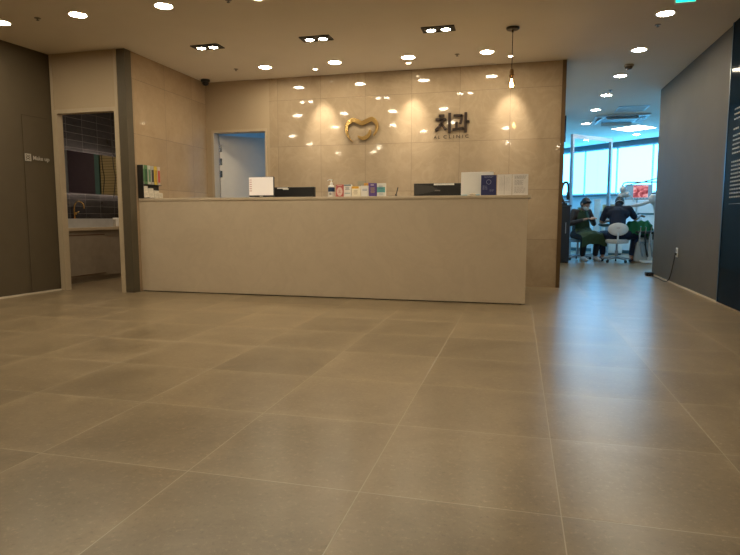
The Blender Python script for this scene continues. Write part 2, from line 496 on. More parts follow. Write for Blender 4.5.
# ------------------------------------------------------------ reception counter
rc = thing('reception_counter', 'long beige stone reception counter across the lobby', 'counter', (0, 0, 0))
CY = 5.772
to_obj('front_panel', B(XS + .003, 0.082, CY, CY + 0.06, 0.010, 1.032), M_counter, rc)
to_obj('counter_top', B(XS + .003, 0.112, CY - 0.008, CY + 0.42, 1.032, 1.062, 0.003), M_counter, rc)
to_obj('plinth', B(XS + .003, 0.05, CY + 0.02, CY + 0.05, 0, 0.010), M_black, rc)
to_obj('end_panel', B(0.028, 0.082, CY + .06, CY + 0.95, 0.0, 1.032), M_counter, rc)
to_obj('work_surface', B(XS + .05, 0.028, CY + .06, CY + 0.95, 0.72, 0.75), M_white, rc)
for x in (-3.2, -2.1, -1.0):
    to_obj('support_panel', B(x, x + .03, CY + .06, CY + 0.85, 0.0, 0.72), M_white, rc)

# ------------------------------------------------------------ ceiling lights
def downlight(label, x, y, group, first=[None]):
    if first[0] is None:
        t = thing('downlight', label, 'ceiling light', (x, y, ZC), 0, group)
        bm = bmesh.new(); lathe(bm, [(0.086, 0), (0.086, -0.004), (0.080, -0.007), (0.072, -0.006), (0.072, 0)], 40, cap=False)
        to_obj('trim_ring', bm, M_white, t, smooth=True)
        bm = bmesh.new(); lathe(bm, [(0.072, -0.003), (0.06, -0.0045), (0.0005, -0.006)], 40)
        to_obj('lens', bm, M_lens, t, smooth=True)
        first[0] = t
        return t
    t = dup(first[0], (x, y, ZC), None, label); t['group'] = group
    return t

ordn = ['first', 'second', 'third', 'fourth', 'fifth', 'sixth']
for k, x in enumerate([-4.75, -3.90, -3.02]):
    downlight('round ceiling light at the upper left, %s of three from the left' % ordn[k], x, 4.61, 'downlights in the front row')
for k, x in enumerate([-2.14, -1.27]):
    downlight('round ceiling light out of view above the %s' % ['left half of the counter', 'middle of the counter'][k], x, 4.61, 'downlights in the front row')
for k, x in enumerate([-3.04, -2.15, -1.27, -0.385]):
    downlight('round ceiling light before the marble wall, %s of four from the left' % ordn[k], x, 6.73, 'downlights before the marble wall')
for k, y in enumerate([5.886, 7.06, 8.27, 9.5, 10.73, 12.26]):
    downlight('round ceiling light along the corridor, %s from the green exit sign' % ordn[k], 1.23, y, 'downlights along the corridor')
downlight('round ceiling light seen through the glass partition in the clinic', 1.53, 14.8, 'downlights in the clinic')
downlight('round ceiling light beyond the square light panel in the clinic', 2.48, 14.1, 'downlights in the clinic')
for x, y, w_ in [(-5.0, 2.15, 'beside the brown wall, ahead of the viewer'), (-.3, 2.15, 'straight above and just ahead of the viewer'), (-3.66, 3.15, 'high up between counter and viewer, leftmost of its row'), (-2.45, 3.15, 'added as fill before the counter, middle of its row'), (-1.3, 3.15, 'added as fill before the counter, rightmost of its row'),
                 (-5.1, .7, 'beside the brown wall, level with the viewer'), (-2.0, 2.15, 'added as fill ahead and left of the viewer'),
                 (-4, -1.4, 'added as fill at the far left behind the viewer'), (1, -1.4, 'added as fill behind the viewer at the right'),
                 (-5, -1.4, 'added as fill in the left corner behind the viewer'), (-.3, -.2, 'added as fill directly above the viewer'), (-3.6, -.4, 'added as fill left of and just behind the viewer'),
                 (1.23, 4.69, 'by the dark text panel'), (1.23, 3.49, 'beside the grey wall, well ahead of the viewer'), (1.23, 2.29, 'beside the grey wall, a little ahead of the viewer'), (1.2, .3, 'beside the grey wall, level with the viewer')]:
    downlight('ceiling light out of the picture ' + w_, x, y, 'downlights outside the picture')  # entries worded as fill are unseen lamps added to brighten the lobby

def twin(label, x, y, first=[None]):
    if first[0] is not None: return dup(first[0], (x, y, ZC), None, label)
    t = thing('twin_spotlight', label, 'ceiling light', (x, y, ZC), 0, 'twin spotlights over the counter')
    bm = bmesh.new()
    for s in (-1, 1):
        box(bm, -0.16, 0.16, s * 0.075 - .006, s * 0.075 + .006, -0.010, 0)
        box(bm, s * 0.154 - .006, s * 0.154 + .006, -0.075, 0.075, -0.010, 0)
    box(bm, -0.004, 0.004, -0.07, 0.07, -0.006, 0)
    to_obj('frame', bm, M_black, t)
    to_obj('recess_plate', B(-0.15, 0.15, -0.07, 0.07, -0.0035, -0.0005), plain('recess_black', (0.03, 0.02, 0.015), 0.5), t)
    for s in (-1, 1):
        bm = bmesh.new(); lathe(bm, [(0.05, -0.003), (0.052, -0.016), (0.047, -0.018), (0.044, -0.010)], 32, (s * 0.072, 0, 0), cap=False)
        h = to_obj('lamp_ring', bm, M_black, t, smooth=True)
        bm = bmesh.new(); lathe(bm, [(0.046, -0.010), (0.035, -0.017), (0.0005, -0.021)], 32, (s * 0.072, 0, 0))
        to_obj('lamp', bm, M_lens_t, t, smooth=True)
    first[0] = t
    return t
twin('black framed twin spotlight over the left end of the counter', -3.28, 5.79)
twin('black framed twin spotlight over the middle of the counter', -2.05, 5.80)
twin('black framed twin spotlight over the right end of the counter', -0.80, 5.81)

def wallspot(label, x, first=[None]):
    if first[0] is None:
        t = thing('mini_spotlight', label, 'ceiling light', (x, 6.97, ZC), 0, 'small spotlights washing the marble wall')
        bm = bmesh.new(); lathe(bm, [(0.040, 0), (0.040, -0.004), (0.028, -0.006), (0.026, 0)], 28, cap=False)
        to_obj('trim_ring', bm, M_white, t, smooth=True)
        bm = bmesh.new(); lathe(bm, [(0.026, -0.002), (0.0005, -0.004)], 28)
        to_obj('lens', bm, emit('spot_lens', WARM, 20), t)
        first[0] = t
    else: t = dup(first[0], (x, 6.97, ZC), None, label)
    ld = bpy.data.lights.new('spot_beam', 'SPOT'); ld.energy = W_SPOT; ld.color = (1, .86, .66)
    ld.spot_size = R(46); ld.spot_blend = 1.0; ld.shadow_soft_size = 0.02
    lo = bpy.data.objects.new('spot_beam', ld); C.objects.link(lo)
    lo.location = (x, 6.97, ZC - 0.02)
    lo.rotation_euler = Vector((0, 0.33, -0.72)).to_track_quat('-Z', 'Y').to_euler()
wallspot('tiny round spotlight before the marble wall, left of the tooth logo', -2.48)
wallspot('tiny round spotlight before the marble wall, above the sign lettering', -1.31)
wallspot('tiny round spotlight before the marble wall, behind the hanging bulb', -0.134)

# pendant bulb
pb = thing('pendant_lamp', 'bare clear filament bulb hanging on a black cord near the right end of the counter', 'pendant light', (-0.100, 5.96, 0))
bm = bmesh.new(); lathe(bm, [(0.062, ZC), (0.062, ZC - .012), (0.055, ZC - .02), (0.012, ZC - .024), (0.008, ZC - .045)], 32)
to_obj('canopy', bm, plain('dark_bronze', (0.05, 0.035, 0.02), 0.4, metal=0.5), pb, smooth=True)
bm = bmesh.new(); tube(bm, [(0, 0, ZC - .04), (0, 0, 2.27)], 0.0035, 8)
to_obj('cord', bm, plain('cord_brown', (0.05, 0.035, 0.025), 0.7), pb)
bm = bmesh.new(); lathe(bm, [(0.008, 2.285), (0.016, 2.28), (0.022, 2.262), (0.022, 2.235), (0.026, 2.232), (0.026, 2.215), (0.019, 2.21), (0.017, 2.19)], 28)
to_obj('socket', bm, plain('antique_brass', (0.16, 0.09, 0.035), 0.35, metal=0.9), pb, smooth=True)
bm = bmesh.new(); lathe(bm, [(0.015, 2.195), (0.019, 2.18), (0.034, 2.155), (0.040, 2.135), (0.036, 2.112), (0.020, 2.098), (0.001, 2.095)], 32, cap=False)
bulb = to_obj('bulb', bm, glass('bulb_glass', (1.0, .93, .78)), pb, smooth=True)
bm = bmesh.new()
for k in range(6):
    a = 2 * PI * k / 6; tube(bm, [(0.005 * math.cos(a), 0.005 * math.sin(a), 2.185), (0.016 * math.cos(a), 0.016 * math.sin(a), 2.115), (0.016 * math.cos(a + 1), .016 * math.sin(a + 1), 2.115), (0.005 * math.cos(a + 1), .005 * math.sin(a + 1), 2.185)], 0.0016, 5)
to_obj('filament', bm, emit('filament_glow', (1.0, 0.66, 0.28), 60), bulb)

# exit sign, smoke detector, sprinklers, dome camera
ex = thing('exit_sign', 'small green lit exit sign hung from the ceiling at the top right', 'sign', (1.245, 5.3, ZC))
to_obj('housing', B(-0.075, 0.075, -0.02, 0.02, -0.118, -0.03, 0.004), M_white, ex)
to_obj('face', B(-0.071, 0.071, -0.0225, -0.0195, -0.114, -0.034), emit('exit_green', (0.0, 0.62, 0.38), 1.1), ex)
bm = bmesh.new(); tube(bm, [(0, 0, -0.03), (0, 0, 0)], 0.008)
to_obj('hanger', bm, M_white, ex)
sd = thing('smoke_detector', 'round beige smoke detector on the corridor ceiling between two round lights', 'detector', (1.237, 7.72, ZC))
bm = bmesh.new(); lathe(bm, [(0.055, 0), (0.055, -0.016), (0.048, -0.022)], 32)
to_obj('base', bm, plain('detector_beige', (0.38, 0.33, 0.26), 0.5), sd, smooth=True)
bm = bmesh.new(); lathe(bm, [(0.044, -0.022), (0.040, -0.038), (0.030, -0.052), (0.001, -0.055)], 32)
to_obj('sensor_dome', bm, plain('detector_brown', (0.14, 0.11, 0.08), 0.5), sd, smooth=True)
def sprinkler(label, x, y, first=[None]):
    if first[0] is not None: return dup(first[0], (x, y, ZC), None, label)
    t = thing('sprinkler', label, 'sprinkler', (x, y, ZC), 0, 'ceiling sprinkler heads')
    bm = bmesh.new(); lathe(bm, [(0.028, 0), (0.028, -0.003), (0.012, -0.005), (0.009, -0.010)], 20)
    to_obj('escutcheon', bm, plain('sprinkler_grey', (0.22, 0.19, 0.15), 0.4, metal=0.5), t, smooth=True)
    bm = bmesh.new(); lathe(bm, [(0.004, -0.010), (0.004, -0.018), (0.014, -0.019), (0.014, -0.021)], 16)
    to_obj('deflector', bm, plain('sprinkler_dark', (0.08, 0.07, 0.06), 0.4, metal=0.5), t)
    first[0] = t
    return t
sprinkler('small sprinkler head between the first two lights at the upper left', -4.33, 4.60)
sprinkler('small sprinkler head on the ceiling near the top edge, right of the upper left lights', -2.416, 4.63)
sprinkler('small sprinkler head above the beige doorway wall', -3.43, 6.73)
sprinkler('small sprinkler head between the two rightmost lights before the marble wall', -0.715, 6.75)
sprinkler('small sprinkler head by the first corridor light', 1.235, 6.21)
sprinkler('small sprinkler head between the third and fourth corridor lights', 1.235, 9.15)
dc = thing('dome_camera', 'black dome camera in the ceiling corner over the doorway wall', 'security camera', (-4.09, 7.14, ZC))
bm = bmesh.new(); lathe(bm, [(0.06, 0), (0.06, -0.02), (0.052, -0.03)], 28)
to_obj('base', bm, M_black, dc, smooth=True)
bm = bmesh.new(); lathe(bm, [(0.046, -0.03), (0.042, -0.055), (0.026, -0.073), (0.001, -0.08)], 28)
to_obj('dome', bm, M_blackp, dc, smooth=True)

# ------------------------------------------------------------ wall sign: tooth logo and lettering
YW = YB
def strip(bm, pts, widths, y0, y1):
    """flat ribbon following a 2-D path (x, z), given thickness in y"""
    n = len(pts); L = []; Rr = []
    for i, (x, z) in enumerate(pts):
        a = Vector(pts[max(i - 1, 0)]); b = Vector(pts[min(i + 1, n - 1)]); t = (b - a).normalized(); nn = Vector((-t.y, t.x))
        w = widths[i] / 2
        L.append((x + nn.x * w, z + nn.y * w)); Rr.append((x - nn.x * w, z - nn.y * w))
    V = lambda p, y: bm.verts.new((p[0], y, p[1]))
    a0 = [V(p, y0) for p in L]; b0 = [V(p, y0) for p in Rr]; a1 = [V(p, y1) for p in L]; b1 = [V(p, y1) for p in Rr]
    for i in range(n - 1):
        for q in ((a0[i], a0[i + 1], b0[i + 1], b0[i]), (a1[i], b1[i], b1[i + 1], a1[i + 1]), (a0[i], a1[i], a1[i + 1], a0[i + 1]), (b0[i], b0[i + 1], b1[i + 1], b1[i])):
            bm.faces.new(q)
    bm.faces.new((a0[0], b0[0], b1[0], a1[0])); bm.faces.new((a0[-1], a1[-1], b1[-1], b0[-1]))

def path2(ctrl, n=14):
    return [(v.x, v.y) for v in curve_pts([(a, b, 0) for a, b in ctrl], n)]
lg = thing('tooth_logo', 'polished gold open tooth shaped logo on the marble wall', 'sign', (0, YW, 0))
ctrl = [(-2.085, 1.81), (-2.135, 1.86), (-2.17, 1.95), (-2.155, 2.04), (-2.09, 2.082), (-2.02, 2.065), (-1.965, 2.04), (-1.90, 2.065), (-1.83, 2.085), (-1.775, 2.03), (-1.775, 1.95), (-1.815, 1.88)]
pts = path2(ctrl); n = len(pts)
wd = [0.006 + 0.05 * min(1, (i / n) * 3.2) if i < n * .75 else 0.056 * (1 - .75 * (i / n - .75) / .25) for i in range(n)]
bm = bmesh.new(); strip(bm, pts, wd, -0.035, -0.004)
to_obj('outline', bm, M_gold, lg)
ctrl = [(-2.02, 1.882), (-1.975, 1.855), (-1.92, 1.858), (-1.87, 1.90), (-1.855, 1.955)]
pts = path2(ctrl); n = len(pts)
bm = bmesh.new(); strip(bm, pts, [0.01 + 0.038 * math.sin(PI * (0.1 + .8 * i / n)) for i in range(n)], -0.035, -0.004)
to_obj('inner_swoosh', bm, M_gold, lg)

M_letter = plain('dark_bronze_lettering', (0.035, 0.02, 0.014), 0.4, metal=0.3)
def stroke(bm, a, b, w=0.030, y0=-0.025, y1=-0.003):
    strip(bm, [a, ((a[0] + b[0]) / 2, (a[1] + b[1]) / 2), b], [w] * 3, y0, y1)
h1 = thing('sign_character', 'dark raised Korean character reading 치, left of the pair on the marble wall', 'sign', (-1.030, YW, 1.888), 0, 'Korean sign characters on the marble wall')
bm = bmesh.new()
stroke(bm, (0.045, 0.205), (0.115, 0.205)); stroke(bm, (0.005, 0.160), (0.135, 0.160))
strip(bm, path2([(0.082, 0.165), (0.070, 0.10), (0.005, 0.025)]), [0.032] * 29, -0.025, -0.003)
stroke(bm, (0.075, 0.105), (0.135, 0.035), 0.032)
stroke(bm, (0.178, 0.235), (0.178, -0.005), 0.034)
to_obj('letter_strokes', bm, M_letter, h1)
h2 = thing('sign_character', 'dark raised Korean character reading 과, right of the pair on the marble wall', 'sign', (-0.815, YW, 1.888), 0, 'Korean sign characters on the marble wall')
bm = bmesh.new()
stroke(bm, (0.012, 0.200), (0.120, 0.200)); strip(bm, path2([(0.108, 0.205), (0.108, 0.15), (0.092, 0.095)]), [0.030] * 29, -0.025, -0.003)
stroke(bm, (0.048, 0.125), (0.048, 0.040)); stroke(bm, (0.0, 0.032), (0.135, 0.046))
stroke(bm, (0.160, 0.235), (0.160, -0.005), 0.033); stroke(bm, (0.165, 0.125), (0.205, 0.125), 0.030)
to_obj('letter_strokes', bm, M_letter, h2)
ln = thing('sign_lettering', 'row of small dark letters AL CLINIC under the Korean characters', 'sign', (-1.045, YW - .006, 1.818))
a_ = to_obj('word', text_bm('AL', 0.056, 0.003, 0.0, 1.6), M_letter, ln)
b_ = to_obj('word', text_bm('CLINIC', 0.056, 0.003, 0.0, 1.6), M_letter, ln, loc=(0.115, 0, 0))
a_.scale = (0.075 / a_.dimensions.x, 1, 1); b_.scale = (0.31 / b_.dimensions.x, 1, 1)

# "Make up" sign on the brown wall
mk = thing('room_sign', 'small white mirror icon with the words Make up on the brown wall', 'sign')
ang = math.atan2(0.08, 1.0)
mk.location = (*wl(5.238, 0.003), 1.46); mk.rotation_euler = (0, 0, PI / 2 - ang)
M_signw = plain('sign_white', (0.50, 0.46, 0.40), 0.6)
bm = bmesh.new()
for q in ((0, .075, 0, .010), (0, .075, .068, .078), (0, .010, 0, .078), (.065, .075, 0, .078)): box(bm, q[0], q[1], -0.003, 0.001, q[2], q[3])
for zc in (.026, .052):
    pts = [(.0375 + .016 * math.cos(t * 2 * PI / 20), zc + .012 * math.sin(t * 2 * PI / 20)) for t in range(21)]
    strip(bm, pts, [.006] * 21, -0.003, 0.001)
to_obj('icon', bm, M_signw, mk)
a_ = to_obj('word', text_bm('Make', 0.062, 0.0015, 0.0006), M_signw, mk, loc=(0.098, -0.001, 0.018))
b_ = to_obj('word', text_bm('up', 0.062, 0.0015, 0.0006), M_signw, mk, loc=(0.245, -0.001, 0.018))
a_.scale = (0.125 / a_.dimensions.x, 1, 1); b_.scale = (0.062 / b_.dimensions.x, 1, 1)

# ------------------------------------------------------------ things on the counter
ZT = 1.062
# customer display
t = thing('customer_display', 'small tilted screen showing a white page at the left of the counter', 'screen', (-2.775, 5.97, ZT))
to_obj('stand_base', B(-0.07, 0.07, -0.02, 0.09, 0, 0.012, 0.004), M_blackp, t)
to_obj('stand_neck', B(-0.02, 0.02, 0.045, 0.06, 0.01, 0.12), M_blackp, t)
bd = to_obj('housing', B(-0.150, 0.150, 0.010, 0.035, 0.012, 0.232, 0.004), M_blackp, t)
M_scr = emit('screen_white', (0.78, 0.70, 0.62), 0.16)
to_obj('screen', B(-0.145, 0.145, 0.0085, 0.0105, 0.030, 0.228), M_scr, bd)
bm = bmesh.new()
for k in range(6): box(bm, -0.138, -0.112, 0.0070, 0.0086, 0.075 + .024 * k, 0.083 + .024 * k)
to_obj('page_menu', bm, plain('menu_red', (0.55, 0.25, 0.18), 0.5), bd)
to_obj('badge', B(-0.02, 0.02, 0.0075, 0.0102, 0.016, 0.024), M_signw, bd)

# two monitors on the desk behind, seen from the back
def monitor(label, x, w, h, sticker, swoosh):
    y = 6.32; zb = 0.75
    t = thing('desk_monitor', label, 'monitor', (x, y, zb), 0, 'monitors behind the counter')
    bm = bmesh.new(); lathe(bm, [(0.11, 0), (0.11, 0.01), (0.03, 0.016)], 28, (0, 0.02, 0)); to_obj('foot', bm, M_blackp, t)
    to_obj('neck', B(-0.025, 0.025, 0.012, 0.03, 0.012, 0.2), M_blackp, t)
    z1 = h - zb; z0 = z1 - w * .56
    bd = to_obj('casing', B(-w / 2, w / 2, 0.0, 0.04, z0, z1, 0.006), M_blackp, t)
    to_obj('screen', B(-w / 2 + .01, w / 2 - .01, 0.039, 0.042, z0 + .012, z1 - .01), emit('desktop_screen', (0.35, 0.5, 0.7), 0.6), bd)
    for s in sticker:
        to_obj('paper_sticker', B(s[0], s[1], -0.003, 0.0005, z1 - s[3], z1 - s[2]), M_white, bd)
    if swoosh:
        bm = bmesh.new()
        v = [(-w / 2 + .005, z1 - .006), (-w * .12, z1 - .03), (0.02, z1 - .075), (-w / 2 + .005, z1 - .13)]
        f0 = [bm.verts.new((a, -0.0025, b)) for a, b in v]; f1 = [bm.verts.new((a, 0.0005, b)) for a, b in v]
        bm.faces.new(f0); bm.faces.new(f1)
        for i in range(4): bm.faces.new((f0[i], f0[(i + 1) % 4], f1[(i + 1) % 4], f1[i]))
        to_obj('rear_cover', bm, plain('charcoal_plastic', (0.055, 0.052, 0.05), 0.5), bd)
        to_obj('maker_badge', B(-0.03, 0.03, -0.004, 0, z1 - .085, z1 - .072), plain('badge_grey', (0.16, .15, .14), .4), bd)
    return t
monitor('black monitor seen from behind beside the small white screen', -2.53, 0.52, 1.196, [(-0.20, -0.07, 0.006, 0.018), (-0.13, -0.06, 0.016, 0.030)], False)
monitor('black monitor seen from behind beside the blue flyer, white paper strip on its top', -0.86, 0.52, 1.216, [(-0.04, 0.18, 0.004, 0.022)], True)

# pump bottle
t = thing('pump_bottle', 'white hand sanitiser pump bottle with a navy label on the counter', 'bottle', (-1.947, 5.95, ZT))
bm = bmesh.new(); lathe(bm, [(0.033, 0), (0.036, 0.004), (0.036, 0.105), (0.030, 0.122), (0.014, 0.132), (0.013, 0.142)], 32)
to_obj('body', bm, M_white, t, smooth=True)
bm = bmesh.new(); lathe(bm, [(0.0366, 0.062), (0.0366, 0.104)], 32, cap=False); lathe(bm, [(0.0368, 0.058), (0.0368, 0.062)], 32, cap=False)
to_obj('label_band', bm, plain('navy_label', (0.02, 0.06, 0.16), 0.5), t, smooth=True)
bm = bmesh.new(); lathe(bm, [(0.0366, 0.018), (0.0366, 0.050)], 16, cap=False)
bm = bmesh.new(); tube(bm, [(0.0, -0.0372, 0.0), (0, -0.0368, 0.0)], 0.014, 20); bmesh.ops.transform(bm, matrix=Matrix.Translation((0, 0, .034)), verts=bm.verts)
to_obj('label_seal', bm, plain('seal_grey', (0.35, 0.36, 0.35), .6), t)
bm = bmesh.new(); lathe(bm, [(0.016, 0.138), (0.016, 0.156), (0.006, 0.158), (0.005, 0.178), (0.013, 0.180), (0.012, 0.190)], 24)
tube(bm, [(0, 0, 0.184), (-0.025, -0.002, 0.186), (-0.042, -0.003, 0.176)], [0.007, 0.006, 0.005], 10)
to_obj('pump_head', bm, M_white, t, smooth=True)

# leaflet boxes
def pack(label, x0, x1, h, col, parts, name='leaflet_holder', cat='leaflet box', d=0.05, y=5.93):
    w = x1 - x0
    t = thing(name, label, cat, ((x0 + x1) / 2, y, ZT), 0, 'leaflet boxes in a row on the counter')
    to_obj('carton', B(-w / 2 + .001, w / 2 - .001, 0, d, 0, h, 0.0015), plain('card_' + label.split()[0] + label.split()[1], col, 0.55), t)
    for nm, q, c in parts:
        if nm == 'oval':
            bm = bmesh.new(); ellipsoid(bm, ((q[0] + q[1]) / 2, -0.0005, (q[2] + q[3]) / 2), ((q[1] - q[0]) / 2, 0.0015, (q[3] - q[2]) / 2))
            to_obj('printed_oval', bm, plain('print_%.2f_%.2f_%.2f' % c, c, 0.5), t)
        elif nm == 'lines':
            bm = bmesh.new(); k = 0
            z = q[3]
            rr = random.Random(int(x0 * 1000))
            while z > q[2]:
                e = rr.uniform(0, (q[1] - q[0]) * .35)
                box(bm, q[0] + e / 2, q[1] - e / 2, -0.0022, 0.0004, z - .0045, z); z -= 0.012
            to_obj('printed_lines', bm, plain('print_%.2f_%.2f_%.2f' % c, c, 0.5), t)
        else:
            to_obj(nm, B(q[0], q[1], -0.0015, 0.0005, q[2], q[3]), plain('print_%.2f_%.2f_%.2f' % c, c, 0.5), t)
    return t
pack('pink red leaflet box with a pale oval beside the pump bottle', -1.890, -1.808, 0.132, (0.55, 0.12, 0.12),
     [('oval', (-.032, .032, .012, .105), (0.72, 0.55, 0.50)), ('lines', (-.014, .014, .05, .075), (0.5, 0.10, 0.10)), ('lines', (-.03, .03, .112, .124), (0.75, 0.6, 0.55))])
pack('white leaflet box with a slate blue header beside the pink one', -1.804, -1.722, 0.132, (0.82, 0.80, 0.77),
     [('printed_header', (-.039, .039, .118, .131), (0.12, 0.20, 0.26)), ('lines', (-.028, .028, .075, .105), (0.12, 0.16, 0.26)), ('printed_band', (-.03, .03, .035, .045), (0.35, 0.45, 0.5))])
pack('low cream leaflet box with an orange yellow header', -1.718, -1.618, 0.112, (0.86, 0.80, 0.66),
     [('printed_header', (-.048, .03, .088, .111), (0.75, 0.42, 0.04)), ('lines', (-.03, .02, .03, .07), (0.45, 0.38, 0.28))])
pack('white leaflet box in front of the small orange and purple card', -1.614, -1.532, 0.117, (0.88, 0.86, 0.83),
     [('lines', (-.028, .028, .062, .082), (0.18, 0.24, 0.40))])
pack('purple leaflet box with pale lettering', -1.528, -1.446, 0.142, (0.12, 0.07, 0.30),
     [('printed_header', (-.022, .012, .118, .128), (0.6, 0.55, 0.7)), ('lines', (-.026, .024, .045, .095), (0.55, 0.42, 0.15))])
pack('white leaflet box with a teal middle at the right end of the row', -1.442, -1.352, 0.140, (0.78, 0.82, 0.78),
     [('printed_band', (-.043, .043, .045, .10), (0.14, 0.42, 0.45)), ('lines', (-.03, .025, .085, .112), (0.06, 0.22, 0.36)), ('lines', (-.03, .03, .02, .035), (0.4, .5, .5))])
pack('small orange and purple card standing behind the white leaflet box', -1.60, -1.525, 0.150, (0.22, 0.09, 0.25),
     [('printed_patch', (-.035, .012, .11, .148), (0.75, 0.38, 0.05)), ('printed_patch', (-.015, .0, .12, .135), (0.8, 0.66, 0.1))], 'display_card', 'card', d=0.003, y=5.99)
# crown-like clear holder behind
t = thing('acrylic_holder', 'clear acrylic card holder rising behind the leaflet boxes', 'holder', (-1.64, 6.05, ZT))
to_obj('back_plate', B(-0.05, 0.05, 0.02, 0.023, 0, 0.175), M_glass, t)
to_obj('front_lip', B(-0.05, 0.05, -0.02, -0.017, 0, 0.06), M_glass, t)
to_obj('base', B(-0.05, 0.05, -0.02, 0.023, 0, 0.003), M_glass, t)
# pen on stand
t = thing('pen_stand', 'black signature pen leaning out of a flat black stand', 'pen', (-1.25, 5.93, ZT))
to_obj('base', B(-0.065, 0.03, -0.03, 0.03, 0, 0.008, 0.003), M_blackp, t)
bm = bmesh.new(); lathe(bm, [(0.010, 0.008), (0.008, 0.028)], 16, (0.012, 0, 0)); to_obj('pen_socket', bm, M_blackp, t)
bm = bmesh.new(); tube(bm, [(0.012, 0, 0.012), (0.033, 0.0, 0.095)], [0.0045, 0.0055], 10); to_obj('pen', bm, M_blackp, t)

# white board, blue flyer, brochures at the right end
t = thing('desk_screen', 'large plain white panel standing behind the blue flyer', 'screen', (-0.42, 6.04, ZT))
to_obj('panel', B(-0.160, 0.165, 0, 0.022, 0.012, 0.245, 0.004), M_white, t)
to_obj('foot', B(-0.06, 0.06, -0.03, 0.07, 0, 0.012, 0.003), M_white, t)
M_cyan = plain('cyan_plastic', (0.10, 0.42, 0.62), 0.4)
tag(to_obj('cyan_card', B(-0.575, -0.51, 5.97, 6.0, ZT, ZT + 0.014, 0.002), M_cyan), 'small flat cyan pack lying before the left of the white panel', 'pack')
tag(to_obj('cyan_card', B(-0.425, -0.385, 5.97, 6.0, ZT, ZT + 0.016, 0.002), M_cyan), 'small flat cyan pack lying close beside the blue flyer', 'pack')
bm = bmesh.new(); ellipsoid(bm, (-0.455, 5.985, ZT + .016), (0.034, 0.022, 0.016)); 
tag(to_obj('tissue_wad', bm, plain('cream_tissue', (.66, .58, .48), .8, bump=.3), smooth=True), 'crumpled cream tissue before the white panel', 'tissue')
def leafcard(name, label, x0, x1, h, col, marks, y=5.945):
    w = x1 - x0
    t = thing(name, label, 'leaflet', ((x0 + x1) / 2, y, ZT), 0)
    s = to_obj('sheet', B(-w / 2, w / 2, 0, 0.002, 0.004, h), plain('sheet_' + label.split()[0] + label.split()[1], col, 0.5), t)
    rr = random.Random(int(abs(x0) * 999))
    for kind, q, c in marks:
        bm = bmesh.new()
        if kind == 'lines':
            z = q[3]
            while z > q[2]:
                x = q[0]
                while x < q[1] - .012:
                    ww = rr.uniform(.010, .026); box(bm, x, min(x + ww, q[1]), -0.0012, 0.0003, z - .003, z); x += ww + .005
                z -= 0.0105
            to_obj('printed_text', bm, plain('ink_%.2f%.2f%.2f' % c, c, .6), t)
        else:
            if kind == 'ring':
                p = [((q[0] + q[1]) / 2 + (q[1] - q[0]) / 2 * math.cos(k * PI / 12), (q[2] + q[3]) / 2 + (q[3] - q[2]) / 2 * math.sin(k * PI / 12)) for k in range(25)]
                strip(bm, p, [.004] * 25, -0.0012, .0003)
            else: box(bm, q[0], q[1], -0.0012, 0.0003, q[2], q[3])
            to_obj('printed_' + kind, bm, plain('ink_%.2f%.2f%.2f' % c, c, .6), t)
    to_obj('acrylic_stand', B(-w / 2, w / 2, 0.0025, 0.05, 0.0, 0.004), M_glass, t)
    return t
PALE = (0.34, 0.38, 0.55)
leafcard('flyer', 'navy blue flyer with pale print in an acrylic stand', -0.372, -0.222, 0.205, (0.025, 0.03, 0.13),
         [('lines', (-.045, .045, .180, .195), PALE), ('ring', (-.022, .022, .115, .160), PALE), ('lines', (-.06, -.005, .06, .10), PALE), ('lines', (.01, .06, .04, .06), PALE)])
leafcard('flyer', 'white flyer with faint columns next to the navy one', -0.214, -0.072, 0.210, (0.84, 0.80, 0.77),
         [('panel', (-.003, .0, .01, .20), (0.42, 0.39, 0.37)), ('lines', (-.055, -.01, .05, .18), (0.66, 0.63, 0.61)), ('lines', (.012, .055, .05, .18), (0.66, 0.63, 0.61))])
leafcard('flyer', 'white flyer with dark printed lines at the right end of the counter', -0.068, 0.083, 0.210, (0.86, 0.82, 0.79),
         [('lines', (-.055, .06, .165, .192), (0.16, 0.14, 0.15)), ('lines', (-.055, .03, .10, .15), (0.36, 0.33, 0.33)), ('lines', (-.055, .05, .03, .085), (0.36, 0.33, 0.33))])

# brochure rack at the left end
t = thing('brochure_rack', 'black two tier brochure rack along the marble side wall on the counter', 'rack', (-4.135, 5.772, ZT), PI / 2)
to_obj('back_board', B(-0.004, 0.372, 0.045, 0.052, 0.0, 0.355), M_black, t)
to_obj('side_board', B(-0.012, -0.004, -0.02, 0.052, 0.0, 0.375), M_black, t)
to_obj('shelf', B(-0.004, 0.372, 0.005, 0.045, 0.158, 0.164), M_black, t)
to_obj('shelf', B(-0.004, 0.372, -0.02, 0.045, 0.0, 0.006), M_black, t)
cols = [('grey green', (0.30, 0.36, 0.26), (0.10, 0.26, 0.12)), ('dark green', (0.10, 0.22, 0.09), (0.02, 0.09, 0.04)), ('white and green', (0.50, 0.52, 0.46), (0.12, 0.24, 0.13)),
        ('black and white', (0.42, 0.40, 0.37), (0.03, 0.03, 0.03)), ('yellow', (0.62, 0.44, 0.06), (0.45, 0.28, 0.03)), ('red', (0.52, 0.42, 0.34), (0.45, 0.06, 0.04))]
for k, (nm, c, c2) in enumerate(cols):
    yb = 5.774 + 0.061 * k
    b = tag(to_obj('brochure', B(0, 0.054, -0.002, 0.002, 0, 0.215), plain('brochure_%d' % k, c, .5), loc=(-4.150, yb, ZT + 0.165)),
            '%s narrow brochure in the top tier of the black rack' % nm, 'brochure', 'brochures in the rack')
    b.rotation_euler = (0, 0, PI / 2)
    to_obj('colour_block', B(.014, .050, -.0035, -.0018, .03, .17), plain('brochure_block_%d' % k, c2, .5), b)
